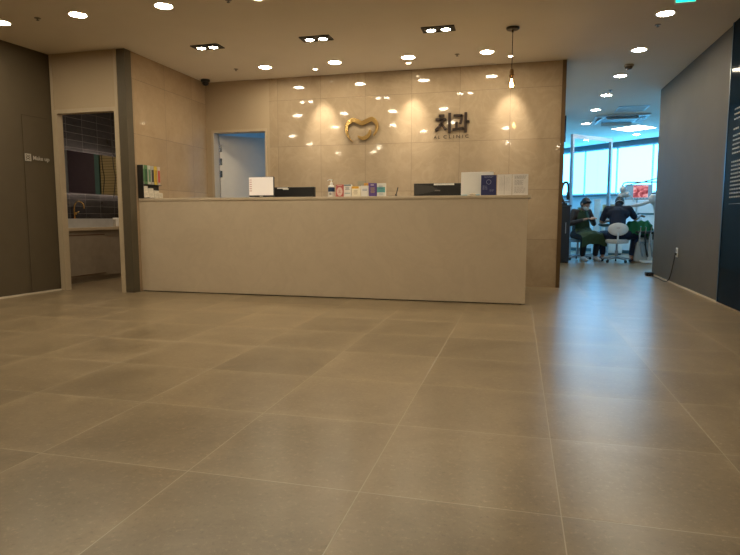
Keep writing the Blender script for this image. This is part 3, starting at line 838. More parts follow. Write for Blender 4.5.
for k, (dy, ro) in enumerate([(0.0, -.25), (0.09, -.12), (0.18, .05), (0.24, .3)]):
    o = to_obj('card', B(0, 0.095, 0, 0.002, 0, 0.130 - .02 * k), plain('card_paper_%d' % k, (0.62 - .04 * k, 0.57 - .04 * k, 0.49 - .04 * k), .6, var=.2, scale=40), loc=(-4.130 + .006 * k, 5.79 + dy, ZT + 0.009))
    o.rotation_euler = (R(-6), ro * .3, PI / 2)
    tag(o, '%s pale card leaning in the bottom tier of the black rack' % ['leftmost', 'second', 'third', 'rightmost'][k], 'card', 'cards in the rack')

# ------------------------------------------------------------ powder room things
t = thing('vanity_cabinet', 'beige vanity cabinet with a drawer line in the powder room', 'cabinet', (0, 0, 0))
M_van = plain('vanity_taupe', (0.30, 0.255, 0.20), 0.5)
M_vl = plain('vanity_shadow_line', (0.10, 0.04, 0.02), 0.6)
to_obj('body', B(-5.94, -5.47, 5.80, 7.25, 0.06, 0.675), M_van, t)
to_obj('plinth', B(-5.94, -5.50, 5.80, 7.25, 0, 0.06), M_van, t)
to_obj('countertop', B(-5.945, -5.44, 5.78, 7.27, 0.675, 0.715, 0.003), M_trimbeige, t)
dr = to_obj('drawer', B(-5.47, -5.452, 5.82, 6.74, 0.10, 0.62, 0.002), M_van, t)
to_obj('finger_groove', B(-5.453, -5.4495, 5.82, 6.74, 0.612, 0.622), M_vl, dr)
to_obj('finger_groove', B(-5.453, -5.4495, 5.82, 6.74, 0.094, 0.102), M_vl, dr)
t = thing('wash_basin', 'rectangular pale grey basin on the vanity', 'basin', (-5.68, 6.50, 0.715))
bm = bmesh.new()
for q in ((-.20, .20, -.46, -.44), (-.20, .20, .44, .46), (-.20, -.18, -.44, .44), (.18, .20, -.44, .44)): box(bm, q[0], q[1], q[2], q[3], 0, .115)
box(bm, -.19, .19, -.45, .45, 0, .015)
to_obj('bowl', bm, plain('basin_white', (0.50, 0.51, 0.52), 0.25), t)
bm = bmesh.new(); lathe(bm, [(0.022, .015), (0.022, .018)], 20); to_obj('drain', bm, M_chrome, t)
t = thing('faucet', 'gold arched faucet behind the grey basin', 'faucet', (-5.92, 6.74, 0.715))
bm = bmesh.new(); lathe(bm, [(0.03, 0.11), (0.03, 0.122), (0.016, 0.128), (0.016, 0.13)], 24); lathe(bm, [(.014, 0), (.014, .115)], 16)
to_obj('base', bm, M_gold, t, smooth=True)
bm = bmesh.new(); tube(bm, curve_pts([(0, 0, .12), (0, 0, .26), (.03, 0, .33), (.09, 0, .345), (.15, 0, .31), (.16, 0, .25)], 8), 0.011, 12)
to_obj('spout', bm, M_gold, t, smooth=True)
bm = bmesh.new(); tube(bm, [(0, .03, .19), (0, .09, .21)], 0.007, 10); lathe(bm, [(.018, .17), (.018, .2)], 16, (0, .02, 0)); to_obj('handle', bm, M_gold, t)
t = thing('soap_dispenser', 'small white dispenser at the right end of the basin', 'dispenser', (-5.52, 7.08, 0.715))
to_obj('body', B(-0.035, 0.035, -0.045, 0.045, 0, 0.125, 0.012), M_white, t)
to_obj('spout', B(-0.01, 0.01, -0.06, -0.04, 0.10, 0.112, 0.002), M_white, t)
t = thing('wall_mirror', 'backlit mirror over the powder room basin', 'mirror', (0, 0, 0))
to_obj('mirror_glass', B(-5.905, -5.895, 5.78, 8.36, 1.175, 1.745), plain('mirror_silver', (0.75, 0.77, 0.78), 0.02, metal=1.0, var=0.0), t)
to_obj('light_strip', B(-5.925, -5.905, 5.80, 8.34, 1.705, 1.715), emit('mirror_strip', (1.0, .78, .58), 9.0), t)
to_obj('light_strip', B(-5.925, -5.905, 5.80, 8.34, 1.205, 1.215), emit('mirror_strip', (1.0, .78, .58), 9.0), t)
bm = bmesh.new(); tube(bm, curve_pts([(-5.80, 7.42, 2.45), (-5.80, 7.42, 1.9), (-5.80, 7.43, 1.6), (-5.80, 7.46, 1.45), (-5.80, 7.44, 1.3), (-5.80, 7.40, 1.12)], 8), 0.006, 8)
tag(to_obj('hanging_cord', bm, M_blackp), 'thin black cord hanging in front of the powder room mirror', 'cord')
t = thing('plum_door', 'dark plum door with a teal frame seen in the powder room mirror', 'door', (0, 8.4, 0))
to_obj('leaf', B(-4.90, -4.33, -0.03, -0.001, 0, 2.1), plain('plum_paint', (0.07, 0.045, 0.06), 0.5), t)
to_obj('frame', B(-4.99, -4.90, -0.05, -0.001, 0, 2.15), plain('teal_paint', (0.08, 0.17, 0.15), 0.5), t)
tag(to_obj('ribbed_screen', B(-5.9, -5.0, 8.37, 8.395, 0, 2.1), stripes('ribbed_straw', 'Z', 22, (0.18, 0.13, 0.05), (0.44, 0.34, 0.15))), 'straw coloured ribbed screen seen in the powder room mirror', 'screen')

# ------------------------------------------------------------ outlet and cord on the right wall
t = thing('wall_outlet', 'white wall outlet low on the grey wall', 'outlet', (XR, 7.95, 0.41))
to_obj('plate', B(-0.009, -0.0005, -0.036, 0.036, -0.06, 0.06, 0.003), M_white, t)
for z in (-.022, .024):
    to_obj('socket', B(-0.0105, -0.0085, -0.018, 0.018, z - .016, z + .016, 0.001), plain('outlet_grey', (0.4, 0.39, 0.36), .5), t)
bm = bmesh.new(); tube(bm, curve_pts([(XR - .022, 7.95, .39), (XR - .03, 7.98, .28), (XR - .022, 8.10, .14), (XR - .03, 8.18, .04), (XR - .05, 8.30, .008), (XR - .04, 8.7, .007), (XR - .06, 9.05, .008)], 10), 0.006, 8)  # power cord from the outlet along the floor to the adapter
box(bm, XR - .034, XR - .0108, 7.93, 7.97, .375, .405, .003)
tag(to_obj('power_cord', bm, M_blackp), 'black power cord running from the wall outlet down along the floor', 'cord')
t = thing('power_adapter', 'small black adapter on the floor at the end of the grey wall', 'adapter', (XR - .07, 9.13, 0))
to_obj('case', B(-0.05, 0.05, -0.06, 0.06, 0, 0.055, 0.01), M_blackp, t)
to_obj('plug', B(-0.02, 0.02, -0.09, -0.06, 0.01, 0.03, 0.004), M_blackp, t)

# ------------------------------------------------------------ clinic fixtures
# air conditioner cassette
t = thing('air_conditioner', 'square ceiling air conditioner cassette with open flaps', 'air conditioner', (1.76, 11.74, ZC))
M_acw = plain('cassette_white', (0.55, 0.60, 0.62), 0.5)
M_acd = plain('cassette_dark', (0.06, 0.10, 0.13), 0.5)
h = .455
to_obj('panel', B(-h, h, -h, h, -0.028, 0, 0.008), M_acw, t)
to_obj('intake_grille', B(-.28, .28, -.28, .28, -0.034, -0.028), stripes('grille', 'Y', 40, (0.05, 0.08, 0.10), (0.28, 0.33, 0.36)), t)
for k in range(4):
    M_ = Matrix.Rotation(k * PI / 2, 4, 'Z')
    bm = B(-.27, .27, .325, .405, -0.032, -0.0285); bmesh.ops.transform(bm, matrix=M_, verts=bm.verts); to_obj('air_slot', bm, M_acd, t)
    bm = B(-.27, .27, 0, .085, -0.003, 0.003)
    bmesh.ops.transform(bm, matrix=M_ @ Matrix.Translation((0, .335, -.036)) @ Matrix.Rotation(R(-28), 4, 'X'), verts=bm.verts)
    to_obj('flap', bm, M_acw, t)
t = thing('access_hatch', 'thin outlined square hatch in the clinic ceiling before the air conditioner', 'hatch', (1.80, 10.76, ZC))
to_obj('panel', B(-.22, .22, -.24, .24, -0.004, 0), plain('hatch_paint', (.42, .42, .40), .7), t)
bm = bmesh.new()
for s in (-1, 1):
    box(bm, -.235, .235, s * .245 - .008, s * .245 + .008, -.007, 0); box(bm, s * .228 - .008, s * .228 + .008, -.245, .245, -.007, 0)
to_obj('frame', bm, M_steel, t)
t = thing('light_panel', 'flat square lit ceiling panel in the clinic', 'ceiling light', (2.24, 13.06, ZC), math.atan2(D1.y, D1.x))
to_obj('frame', B(-.315, .315, -.315, .315, -.012, 0, .003), M_white, t)
to_obj('diffuser', B(-.30, .30, -.30, .30, -.015, -.012), emit('panel_light', (0.85, 0.97, 1.0), 5.0), t)

# glass partition
G0 = Vector((1.005, 12.55)); GD = Vector((0.69, 0.724)).normalized(); GL = 1.28
def gp(s): p = G0 + GD * s; return (p.x, p.y)
t = thing('glass_partition', 'grey framed glass partition standing behind the two people', 'partition', (0, 0, 0))
fr_ = to_obj('post', RB(gp(0), gp(.05), 0.03, 0, 2.515), M_steel, t)
to_obj('post', RB(gp(GL - .05), gp(GL), 0.03, 0, 2.515), M_steel, t)
to_obj('top_rail', RB(gp(.05), gp(GL - .05), 0.03, 2.435, 2.515), M_steel, t)
to_obj('bottom_rail', RB(gp(.05), gp(GL - .05), 0.03, 0, 0.08), M_steel, t)
to_obj('glass_pane', RB(gp(.05), gp(GL - .05), 0.004, 0.08, 2.435), M_glass, t)

# long cabinets under the windows
M_cab = plain('clinic_cabinet', (0.78, 0.84, 0.86), 0.35)
M_cabd = plain('clinic_cabinet_teal', (0.06, 0.16, 0.20), 0.4)
for k, (a, b) in enumerate([(.2, 1.5), (1.52, 2.82), (2.84, 4.14)]):
    t = thing('storage_cabinet', ['white cabinet under the leftmost clinic windows', 'white cabinet under the middle clinic windows behind the dentist', 'white cabinet under the clinic windows behind the monitor'][k], 'cabinet', (0, 0, 0), 0, 'cabinets under the clinic windows')
    to_obj('body', RB(wp(a, -.42), wp(b, -.42), 0.24, 0.08, 0.90), M_cab, t)
    to_obj('worktop', RB(wp(a, -.42), wp(b, -.42), 0.26, 0.90, 0.94), M_cabd, t)
    to_obj('plinth', RB(wp(a, -.40), wp(b, -.40), 0.21, 0, 0.08), M_cabd, t)
    for j in range(2):
        m0 = a + (b - a) * j / 2
        d_ = to_obj('door', RB(wp(m0 + .01, -.665), wp(m0 + (b - a) / 2 - .01, -.665), 0.006, 0.11, 0.88), M_cab, t)
        to_obj('handle', RB(wp(m0 + .05, -.68), wp(m0 + .16, -.68), 0.008, 0.80, 0.815), M_steel, d_)
t = thing('storage_box', 'yellow cardboard box on the low shelf left of the dentist', 'box', (1.98, 14.10, 1.00))
to_obj('carton', B(-.13, .13, -.1, .1, 0, .13, .004), plain('cardboard_yellow', (.46, .30, .09), .7), t)
to_obj('lid_flap', B(-.13, .13, -.102, -.1, .10, .13), plain('cardboard_tan', (.4, .32, .2), .7), t)
t = thing('side_cabinet', 'pale narrow cabinet with a shelf left of the dentist', 'cabinet', (2.02, 14.15, 0))
to_obj('body', B(-.2, .25, -.2, .2, 0.04, .97), M_cab, t)
to_obj('worktop', B(-.22, .27, -.22, .22, .97, 1.0), M_white, t)
to_obj('plinth', B(-.18, .23, -.18, .18, 0, .04), M_cabd, t)
to_obj('door', B(-.19, .02, -.215, -.2, .08, .95), M_cab, t); to_obj('door', B(.03, .24, -.215, -.2, .08, .95), M_cab, t)
t = thing('instrument_stand', 'tall narrow white unit between the partition post and the seated assistant', 'cabinet', (1.72, 14.15, 0))
to_obj('body', B(-.07, .07, -.1, .1, 0, 1.20, .01), M_cab, t)
to_obj('cap', B(-.075, .075, -.105, .105, 1.20, 1.25, .005), M_white, t)

# dark cabinet at the left edge of the opening
t = thing('dark_cabinet', 'dark cabinet at the left edge of the clinic opening', 'cabinet', (0.74, 11.46, 0))
M_dk = plain('dark_cabinet_paint', (0.014, 0.022, 0.035), 0.4)
to_obj('body', B(-.22, .18, -.2, .2, 0.03, 1.04, .004), M_dk, t)
to_obj('worktop', B(-.23, .20, -.22, .22, 1.04, 1.07, .004), plain('dark_worktop', (0.03, 0.04, 0.05), .3), t)
to_obj('plinth', B(-.2, .17, -.18, .18, 0, .03), M_black, t)
dd_ = to_obj('door', B(-.2, .16, -.212, -.2, .06, 1.0), M_dk, t); to_obj('handle', B(.10, .115, -.225, -.212, .55, .75, .002), M_steel, dd_)
t = thing('microscope', 'black arched instrument standing on the dark cabinet', 'instrument', (0.80, 11.42, 1.07))
to_obj('base', B(-.06, .07, -.08, .08, 0, .04, .01), M_blackp, t)
bm = bmesh.new(); tube(bm, curve_pts([(.02, 0, .03), (-.03, 0, .15), (-.03, 0, .3), (.0, 0, .40), (.05, 0, .42), (.08, 0, .36), (.085, 0, .22)], 8), [.022] * 49, 12)
to_obj('arm', bm, M_blackp, t, smooth=True)
bm = bmesh.new(); lathe(bm, [(.028, .10), (.032, .14), (.032, .22), (.02, .25)], 18, (.085, 0, 0)); to_obj('head', bm, M_blackp, t, smooth=True)
to_obj('stage', B(.0, .11, -.06, .06, .05, .07, .004), M_blackp, t)

# dental unit: chair, monitor, light
DX, DY = 2.42, 12.25
t = thing('dental_chair', 'dark reclined dental chair right of the dentist', 'dental chair', (DX, DY, 0), R(-20))
M_up = plain('chair_vinyl', (0.03, 0.075, 0.09), 0.35)
bm = bmesh.new(); box(bm, -.25, .35, -.3, .3, 0, .05, .015); to_obj('base_plate', bm, M_white, t)
bm = bmesh.new(); box(bm, -.12, .16, -.14, .14, .05, .42, .03); to_obj('lift_column', bm, M_white, t)
bm = bmesh.new(); box(bm, -.1, 1.0, -.27, .27, .42, .54, .05); to_obj('seat', bm, M_up, t, smooth=True)
bm = bmesh.new(); box(bm, -.62, 0, -.25, .25, -.05, .05, .04)
bmesh.ops.transform(bm, matrix=Matrix.Translation((-.06, 0, .52)) @ Matrix.Rotation(R(12), 4, 'Y'), verts=bm.verts); to_obj('backrest', bm, M_up, t, smooth=True)
bm = bmesh.new(); ellipsoid(bm, (-.78, 0, .70), (.12, .15, .05)); to_obj('headrest', bm, M_up, t, smooth=True)
for s in (-1, 1):
    bm = bmesh.new(); tube(bm, curve_pts([(.05, s * .29, .45), (.05, s * .31, .62), (-.1, s * .31, .68), (-.3, s * .31, .68)], 6), .022, 10); to_obj('armrest', bm, M_up, t, smooth=True)
# drape
bm = bmesh.new()
NX, NY = 26, 22
grid = []
for i in range(NX):
    row = []
    for j in range(NY):
        u = i / (NX - 1) - .5; v = j / (NY - 1) - .5
        z = 0.80 - 1.0 * max(0, abs(v) - .26) ** 1.0 - .45 * max(0, abs(u) - .35)
        z += .012 * math.sin(u * 23 + v * 5) + .010 * math.sin(v * 31 + u * 8)
        row.append(bm.verts.new((u * .42, v * .56 * (1 - .25 * max(0, abs(v) - .26)), z)))
    grid.append(row)
for i in range(NX - 1):
    for j in range(NY - 1): bm.faces.new((grid[i][j], grid[i + 1][j], grid[i + 1][j + 1], grid[i][j + 1]))
bmesh.ops.solidify(bm, geom=bm.faces[:], thickness=0.004)
dp = to_obj('surgical_drape', bm, plain('green_drape', (0.02, 0.24, 0.10), .75, bump=.3), loc=(2.24, 12.02, -.03), smooth=True)
dp.rotation_euler = (0, 0, R(-20))
tag(dp, 'green surgical drape spread over the dental chair', 'drape')
# hoses / delivery unit
t = thing('dental_delivery_unit', 'dark instrument tray with hanging hoses at the right of the clinic', 'dental unit', (2.40, 11.78, 0))
bm = bmesh.new(); box(bm, -.16, .16, -.2, .2, 0, .04, .01); lathe(bm, [(.035, .04), (.03, .54)], 16); to_obj('stand', bm, M_white, t)
to_obj('tray', B(-.26, .22, -.2, .2, .54, .59, .01), M_blackp, t)
for k in range(5):
    x = -.22 + .09 * k
    bm = bmesh.new(); tube(bm, curve_pts([(x, -.19, .57), (x - .02, -.29, .46), (x + .02, -.27, .20 - .015 * k), (x + .06, -.18, .14), (x + .02, -.10, .35)], 8), .013, 8)
    to_obj('hose', bm, [plain('hose_grey', (.28, .33, .36), .5), M_blackp][k % 2], t, smooth=True)
    bm = bmesh.new(); tube(bm, [(x, -.205, .57), (x, -.23, .67)], [.012, .008], 8); to_obj('handpiece', bm, M_chrome, t)
# suction cart, pale, behind stool
t = thing('suction_unit', 'pale tapered unit with a round tank under the instrument tray', 'dental unit', (2.30, 12.0, 0))
bm = bmesh.new(); box(bm, -.12, .12, -.1, .1, 0, .38, .03)
for v in bm.verts: v.co.x *= 1.3 - v.co.z; v.co.y *= 1.2 - .6 * v.co.z
to_obj('body', bm, plain('unit_grey', (.42, .50, .54), .4), t, smooth=True)
bm = bmesh.new(); lathe(bm, [(.07, .385), (.07, .44), (.05, .46)], 20); to_obj('tank_lid', bm, M_white, t, smooth=True)
# monitor on its arm
t = thing('clinic_monitor', 'monitor showing a red close-up picture above the dental chair', 'monitor', (2.29, 12.5, 1.2))
to_obj('casing', B(-.245, .245, 0, .03, -.005, .285, .005), plain('monitor_grey', (.20, .24, .27), .4), t)
m, nt, b = new_mat('clinic_picture'); g = NT(nt)
tc = g.n('ShaderNodeTexCoord').outputs['Object']; sp = g.n('ShaderNodeSeparateXYZ'); g.l(tc, sp.inputs[0])
nz = g.noise(tc, 9, 4, .5, 1.0)
red = g.ramp(nz, (0.35, (0.22, 0.02, 0.03)), (0.5, (0.62, 0.14, 0.15)), (0.62, (0.85, 0.45, 0.45)))
side = g.math('GREATER_THAN', sp.outputs[0], -0.10)
side2 = g.math('LESS_THAN', sp.outputs[0], 0.17)
bot = g.math('GREATER_THAN', sp.outputs[2], 0.035)
mk_ = g.math('MULTIPLY', g.math('MULTIPLY', side, side2), bot)
col = g.mix(mk_, (0.15, 0.27, 0.36), red)
g.l(col, b.inputs['Emission Color']); b.inputs['Emission Strength'].default_value = 0.36
g.l(col, b.inputs['Base Color'])
to_obj('screen', B(-.235, .235, -.003, .001, .006, .275), m, t)
bm = bmesh.new()
for k in range(5): box(bm, -.12 + .055 * k, -.085 + .055 * k, -.005, -.002, .015, .027)
to_obj('toolbar', bm, plain('icon_white', (.7, .75, .78), .5), t)
bm = bmesh.new(); tube(bm, [(0, .04, .12), (0, .14, .12), (0.0, .16, -.3), (0, .16, -1.2)], .02, 10); to_obj('support_pole', bm, M_white, t)
# operating light with arms
t = thing('dental_lamp', 'white dental operating lamp on a curved arm behind the dentist', 'dental lamp', (0.05, 12.25, 0.02))
M_dw = plain('dental_white', (0.66, 0.70, 0.72), 0.35)
bm = bmesh.new(); tube(bm, curve_pts([(1.93, .05, 1.04), (2.08, 0, 1.045), (2.25, 0, 1.075), (2.40, 0, 1.13), (2.47, 0, 1.18)], 8), [.025] * 8 + [.032] * 25, 14); to_obj('curved_arm', bm, M_dw, t, smooth=True)
bm = bmesh.new(); ellipsoid(bm, (2.46, 0, 1.17), (.09, .08, .10)); to_obj('arm_joint', bm, M_dw, t, smooth=True)
bm = bmesh.new(); tube(bm, curve_pts([(2.46, 0, 1.15), (2.54, .1, .9), (2.56, .1, .5), (2.56, .1, -0.02)], 8), .035, 12); to_obj('column', bm, M_dw, t, smooth=True)
bm = bmesh.new(); tube(bm, [(1.90, 0, 1.20), (1.90, 0, 1.44), (1.92, 0, 1.485), (1.97, 0, 1.50), (2.62, 0, 1.50)], .013, 10); to_obj('overhead_pipe', bm, M_steel, t, smooth=True)
bm = bmesh.new(); tube(bm, [(1.95, .03, 1.44), (2.25, .03, 1.50), (2.62, .03, 1.60)], .010, 10); to_obj('overhead_brace', bm, M_steel, t, smooth=True)
bm = bmesh.new(); ellipsoid(bm, (1.91, 0, 1.36), (.065, .06, .075)); ellipsoid(bm, (1.97, 0, 1.27), (.075, .07, .06)); ellipsoid(bm, (1.90, 0.02, 1.25), (.085, .07, .045)); tube(bm, [(1.91, 0, 1.3), (1.97, 0, 1.27)], .04, 12); to_obj('lamp_head', bm, M_dw, t, smooth=True)
for x, z in ((1.91, 1.37), (1.98, 1.27)):
    bm = bmesh.new(); tube(bm, [(x, -.05, z), (x, -.085, z - .01)], [.030, .024], 16); to_obj('lamp_reflector', bm, M_white, t)
bm = bmesh.new(); tube(bm, curve_pts([(2.0, -.03, 1.26), (2.07, -.06, 1.20), (2.10, -.06, 1.13)], 6), .012, 8); to_obj('lamp_handle', bm, M_dw, t, smooth=True)

# stools
def stool(label, x, y, rz, back, mseat):
    t = thing('clinic_stool', label, 'stool', (x, y, 0), rz, 'stools of the dentist and assistant')
    for k in range(5):
        a = 2 * PI * k / 5 + .3
        c, s = math.cos(a), math.sin(a)
        bm = bmesh.new(); tube(bm, [(.02 * c, .02 * s, .095), (.26 * c, .26 * s, .065)], [.022, .014], 10)
        leg = to_obj('base_leg', bm, M_steel, t, smooth=True)
        bm = bmesh.new(); tube(bm, [(.26 * c - .012 * s, .26 * s + .012 * c, .028), (.26 * c + .012 * s, .26 * s - .012 * c, .028)], .028, 14)
        to_obj('caster', bm, M_blackp, leg, smooth=True)
    bm = bmesh.new(); lathe(bm, [(.03, .07), (.03, .22), (.018, .225), (.018, .36)], 18); to_obj('gas_column', bm, M_steel, t, smooth=True)
    bm = bmesh.new(); lathe(bm, [(.10, .35), (.19, .36), (.205, .385), (.20, .42), (.16, .435), (.001, .437)], 32); to_obj('seat', bm, mseat, t, smooth=True)
    if back:
        bm = bmesh.new(); tube(bm, curve_pts([(0, -.12, .36), (0, -.25, .38), (0, -.27, .50), (0, -.25, .62)], 6), .016, 10); to_obj('back_post', bm, M_dw, t, smooth=True)
        bm = bmesh.new(); ellipsoid(bm, (0, -.245, .625), (.178, .035, .120))
        for v in bm.verts: v.co.y += 0.9 * v.co.x ** 2
        br_ = to_obj('backrest', bm, mseat, t, smooth=True)
        to_obj('back_label', B(-.03, .03, -.284, -.279, .645, .655), plain('label_red_grey', (.35, .2, .22), .5), br_)
    return t
M_seatw = plain('stool_vinyl_white', (0.70, 0.68, 0.66), 0.4)
stool('white padded stool with a rounded back carrying the dentist', 1.81, 11.72, R(-6), True, M_seatw)
stool('low blue grey stool under the assistant in the green apron', 1.16, 12.22, R(0), False, plain('stool_vinyl_blue', (0.22, 0.33, 0.40), 0.4))

# ------------------------------------------------------------ people
def blob(name, caps, mat, parent, voxel=0.008, smooth_it=4):
    """one continuous surface grown over overlapping tapered limbs and rounded masses"""
    bm = bmesh.new()
    for c in caps:
        if c[0] == 'e':
            ellipsoid(bm, c[1], c[2], c[3] if len(c) > 3 else None, 20, 14)
        else:
            p0, r0, p1, r1 = c
            b2 = bmesh.new()
            for p, r in ((p0, r0), (p1, r1)):
                res = bmesh.ops.create_icosphere(b2, subdivisions=2, radius=r)
                bmesh.ops.translate(b2, verts=res['verts'], vec=p)
            h_ = bmesh.ops.convex_hull(b2, input=b2.verts)
            bmesh.ops.delete(b2, geom=[g_ for g_ in h_['geom_interior'] if isinstance(g_, bmesh.types.BMVert)], context='VERTS')
            me = bpy.data.meshes.new('t'); b2.to_mesh(me); b2.free(); bm.from_mesh(me); bpy.data.meshes.remove(me)
    me = bpy.data.meshes.new('t'); bm.to_mesh(me); bm.free()
    o = bpy.data.objects.new('t', me); C.objects.link(o)
    rm = o.modifiers.new('r', 'REMESH'); rm.mode = 'VOXEL'; rm.voxel_size = voxel
    sm = o.modifiers.new('s', 'SMOOTH'); sm.iterations = smooth_it; sm.factor = .5
    dg = bpy.context.evaluated_depsgraph_get()
    m2 = bpy.data.meshes.new_from_object(o.evaluated_get(dg))
    bpy.data.objects.remove(o)
    m2.name = name; m2.materials.clear(); m2.materials.append(mat)
    for p in m2.polygons: p.use_smooth = True
    r = bpy.data.objects.new(name, m2); C.objects.link(r); r.parent = parent
    return r

def hand_caps(w, d, up, s=1.0, curl=.5):
    """palm, four bent fingers of unequal length and a side thumb; w wrist, d direction, up = back of the hand"""
    w = Vector(w); d = Vector(d).normalized(); up = Vector(up); up = (up - d * up.dot(d)).normalized(); sd_ = d.cross(up)
    k = w + d * .085
    out = [(w, .024, w + d * .04, .024), (w + d * .03 + sd_ * .020, .017, k + sd_ * .028, .013), (w + d * .03 - sd_ * .020, .017, k - sd_ * .028, .013), (w + d * .03, .019, k, .015)]
    for f, (o_, ln) in enumerate(((-.032, .060), (-.011, .074), (.011, .070), (.031, .054))):
        a = k + sd_ * o_
        b_ = a + (d - up * curl * .5).normalized() * ln * .5
        c_ = b_ + (d - up * curl * 1.6).normalized() * ln * .5
        out += [(a, .0095, b_, .0088), (b_, .0088, c_, .0075)]
    a = w + d * .02 - sd_ * .03 * s
    b_ = a + (d * .6 - sd_ * .7 * s - up * .2).normalized() * .038
    c_ = b_ + (d * .9 - sd_ * .2 * s - up * .3).normalized() * .030
    out += [(w + d * .015, .017, a, .014), (a, .014, b_, .011), (b_, .011, c_, .009)]
    return out

def limb(a, b, c, r):
    return [(Vector(a), r[0], Vector(b), r[1]), (Vector(b), r[1], Vector(c), r[2])]
def V(*a): return Vector(a)

skin = plain('skin', (0.42, 0.24, 0.16), 0.55, var=.05)
hairm = plain('black_hair', (0.010, 0.009, 0.010), 0.5, var=.2, scale=60)
maskm = plain('face_mask', (0.62, 0.66, 0.68), 0.8)
shoe_b = plain('brown_sandal', (0.16, 0.06, 0.05), 0.6)
shoe_w = plain('white_shoe', (0.55, 0.58, 0.60), 0.6)

def head_caps(c, fwd, up):
    """skull, jaw, nose, brow, lips and ears around centre c"""
    f = Vector(fwd).normalized(); u = Vector(up); u = (u - f * u.dot(f)).normalized(); s = f.cross(u)
    Mx = Matrix((s, f, u)).transposed().to_4x4()
    P = lambda a, b, c_: Vector(c) + s * a + f * b + u * c_
    caps = [('e', P(0, -.008, .022), (.074, .092, .088), Mx), ('e', P(0, .028, -.042), (.054, .058, .062), Mx),
            (P(0, .078, .012), .010, P(0, .102, -.016), .013), (P(-.03, .076, .026), .010, P(.03, .076, .026), .010),
            (P(-.016, .084, -.045), .009, P(.016, .084, -.045), .009), ('e', P(0, .070, -.085), (.022, .018, .018), Mx)]
    for q in (-1, 1):
        caps += [('e', P(q * .077, -.004, -.004), (.012, .022, .034), Mx), ('e', P(q * .040, .052, -.022), (.022, .024, .022), Mx)]
    return caps, P, Mx

# --- dentist, seen from behind
t = thing('person', 'seated person in a navy short sleeve shirt seen from behind, bending over the dental chair', 'person', (1.81, 11.74, 0), R(-8))
hc, P, Mx = head_caps((0.025, .275, 1.115), (0.06, .66, -.75), (0, .6, .80))
LS, RS = V(-.185, .13, 1.00), V(.185, .13, 1.00)
LE, RE = V(-.285, .16, .76), V(.315, .24, .82)
LW, RW_ = V(-.12, .37, .78), V(.40, .46, .88)
body = [(V(0, .0, .50), .125, V(0, .03, .66), .125), (V(0, .03, .66), .125, V(0, .10, .90), .135), (V(-.09, .10, .92), .10, V(.09, .10, .92), .10),
        (V(-.15, .12, .99), .065, V(.15, .12, .99), .065), (V(0, .14, 1.02), .06, V(0.01, .235, 1.09), .052)]
body += limb(LS, LE, LW, (.055, .043, .028)) + limb(RS, RE, RW_, (.055, .043, .028))
body += hand_caps(LW, (.5, .6, -.1), (0, 0, 1), 1, .6) + hand_caps(RW_, (.45, .8, -.05), (0, 0, 1), -1, .5)
LH, RH = V(-.09, .02, .50), V(.09, .02, .50); LK, RK = V(-.27, .36, .51), V(.33, .32, .51); LA, RA = V(-.24, .30, .10), V(.27, .30, .10)
body += limb(LH, LK, LA, (.095, .062, .038)) + limb(RH, RK, RA, (.095, .062, .038))
body += [(LA + V(0, -.02, -.05), .038, LA + V(-.04, .15, -.065), .028), (RA + V(0, -.02, -.05), .038, RA + V(.05, .15, -.065), .028)]
blob('body', body + hc, skin, t, .0075)
shirt = [(V(0, -.01, .53), .155, V(0, .02, .68), .148), (V(0, .02, .68), .148, V(0, .095, .90), .155), (V(-.10, .10, .91), .115, V(.10, .10, .91), .115),
         (V(-.165, .12, .985), .078, V(.165, .12, .985), .078), (V(0, .13, 1.02), .068, V(0, .15, 1.055), .066),
         (LS, .070, LS.lerp(LE, .78), .062), (RS, .070, RS.lerp(RE, .78), .062)]
blob('shirt', shirt, plain('navy_scrub', (0.007, 0.012, 0.032), 0.8, var=.15, bump=.3), t, .009)
pants = [(V(-.03, 0, .50), .142, V(.03, 0, .50), .142)] + [(LH, .112, LK, .078), (LK, .078, LA.lerp(LK, .12), .055), (RH, .112, RK, .078), (RK, .078, RA.lerp(RK, .12), .055)]
blob('trousers', pants, plain('navy_trousers', (0.008, 0.014, 0.04), 0.8, var=.15, bump=.3), t, .009)
blob('hair', [('e', P(0, -.020, .034), (.085, .096, .090), Mx), ('e', P(0, -.045, -.02), (.083, .070, .085), Mx), (P(-.035, .045, .090), .026, P(.035, .045, .090), .026)], hairm, t, .007)
bm = bmesh.new(); ellipsoid(bm, P(0, .072, -.040), (.056, .040, .046), Mx)
mk2 = to_obj('face_mask', bm, maskm, t, smooth=True)
bm = bmesh.new()
for z in (-.050,): tube(bm, curve_pts([P(-.05, .07, z - .01), P(-.084, .0, z), P(-.07, -.07, z + .0), P(0, -.114, z), P(.07, -.07, z), P(.084, 0, z), P(.05, .07, z - .01)], 6), .005, 6)
to_obj('mask_strap', bm, maskm, mk2)
for a, s in ((LA, -1), (RA, 1)):
    blob('shoe', [(a + V(0, -.04, -.062), .036, a + V(s * .045, .17, -.070), .028), (a + V(s * .01, .02, -.04), .046, a + V(s * .035, .12, -.058), .038)], shoe_b, t, .007)

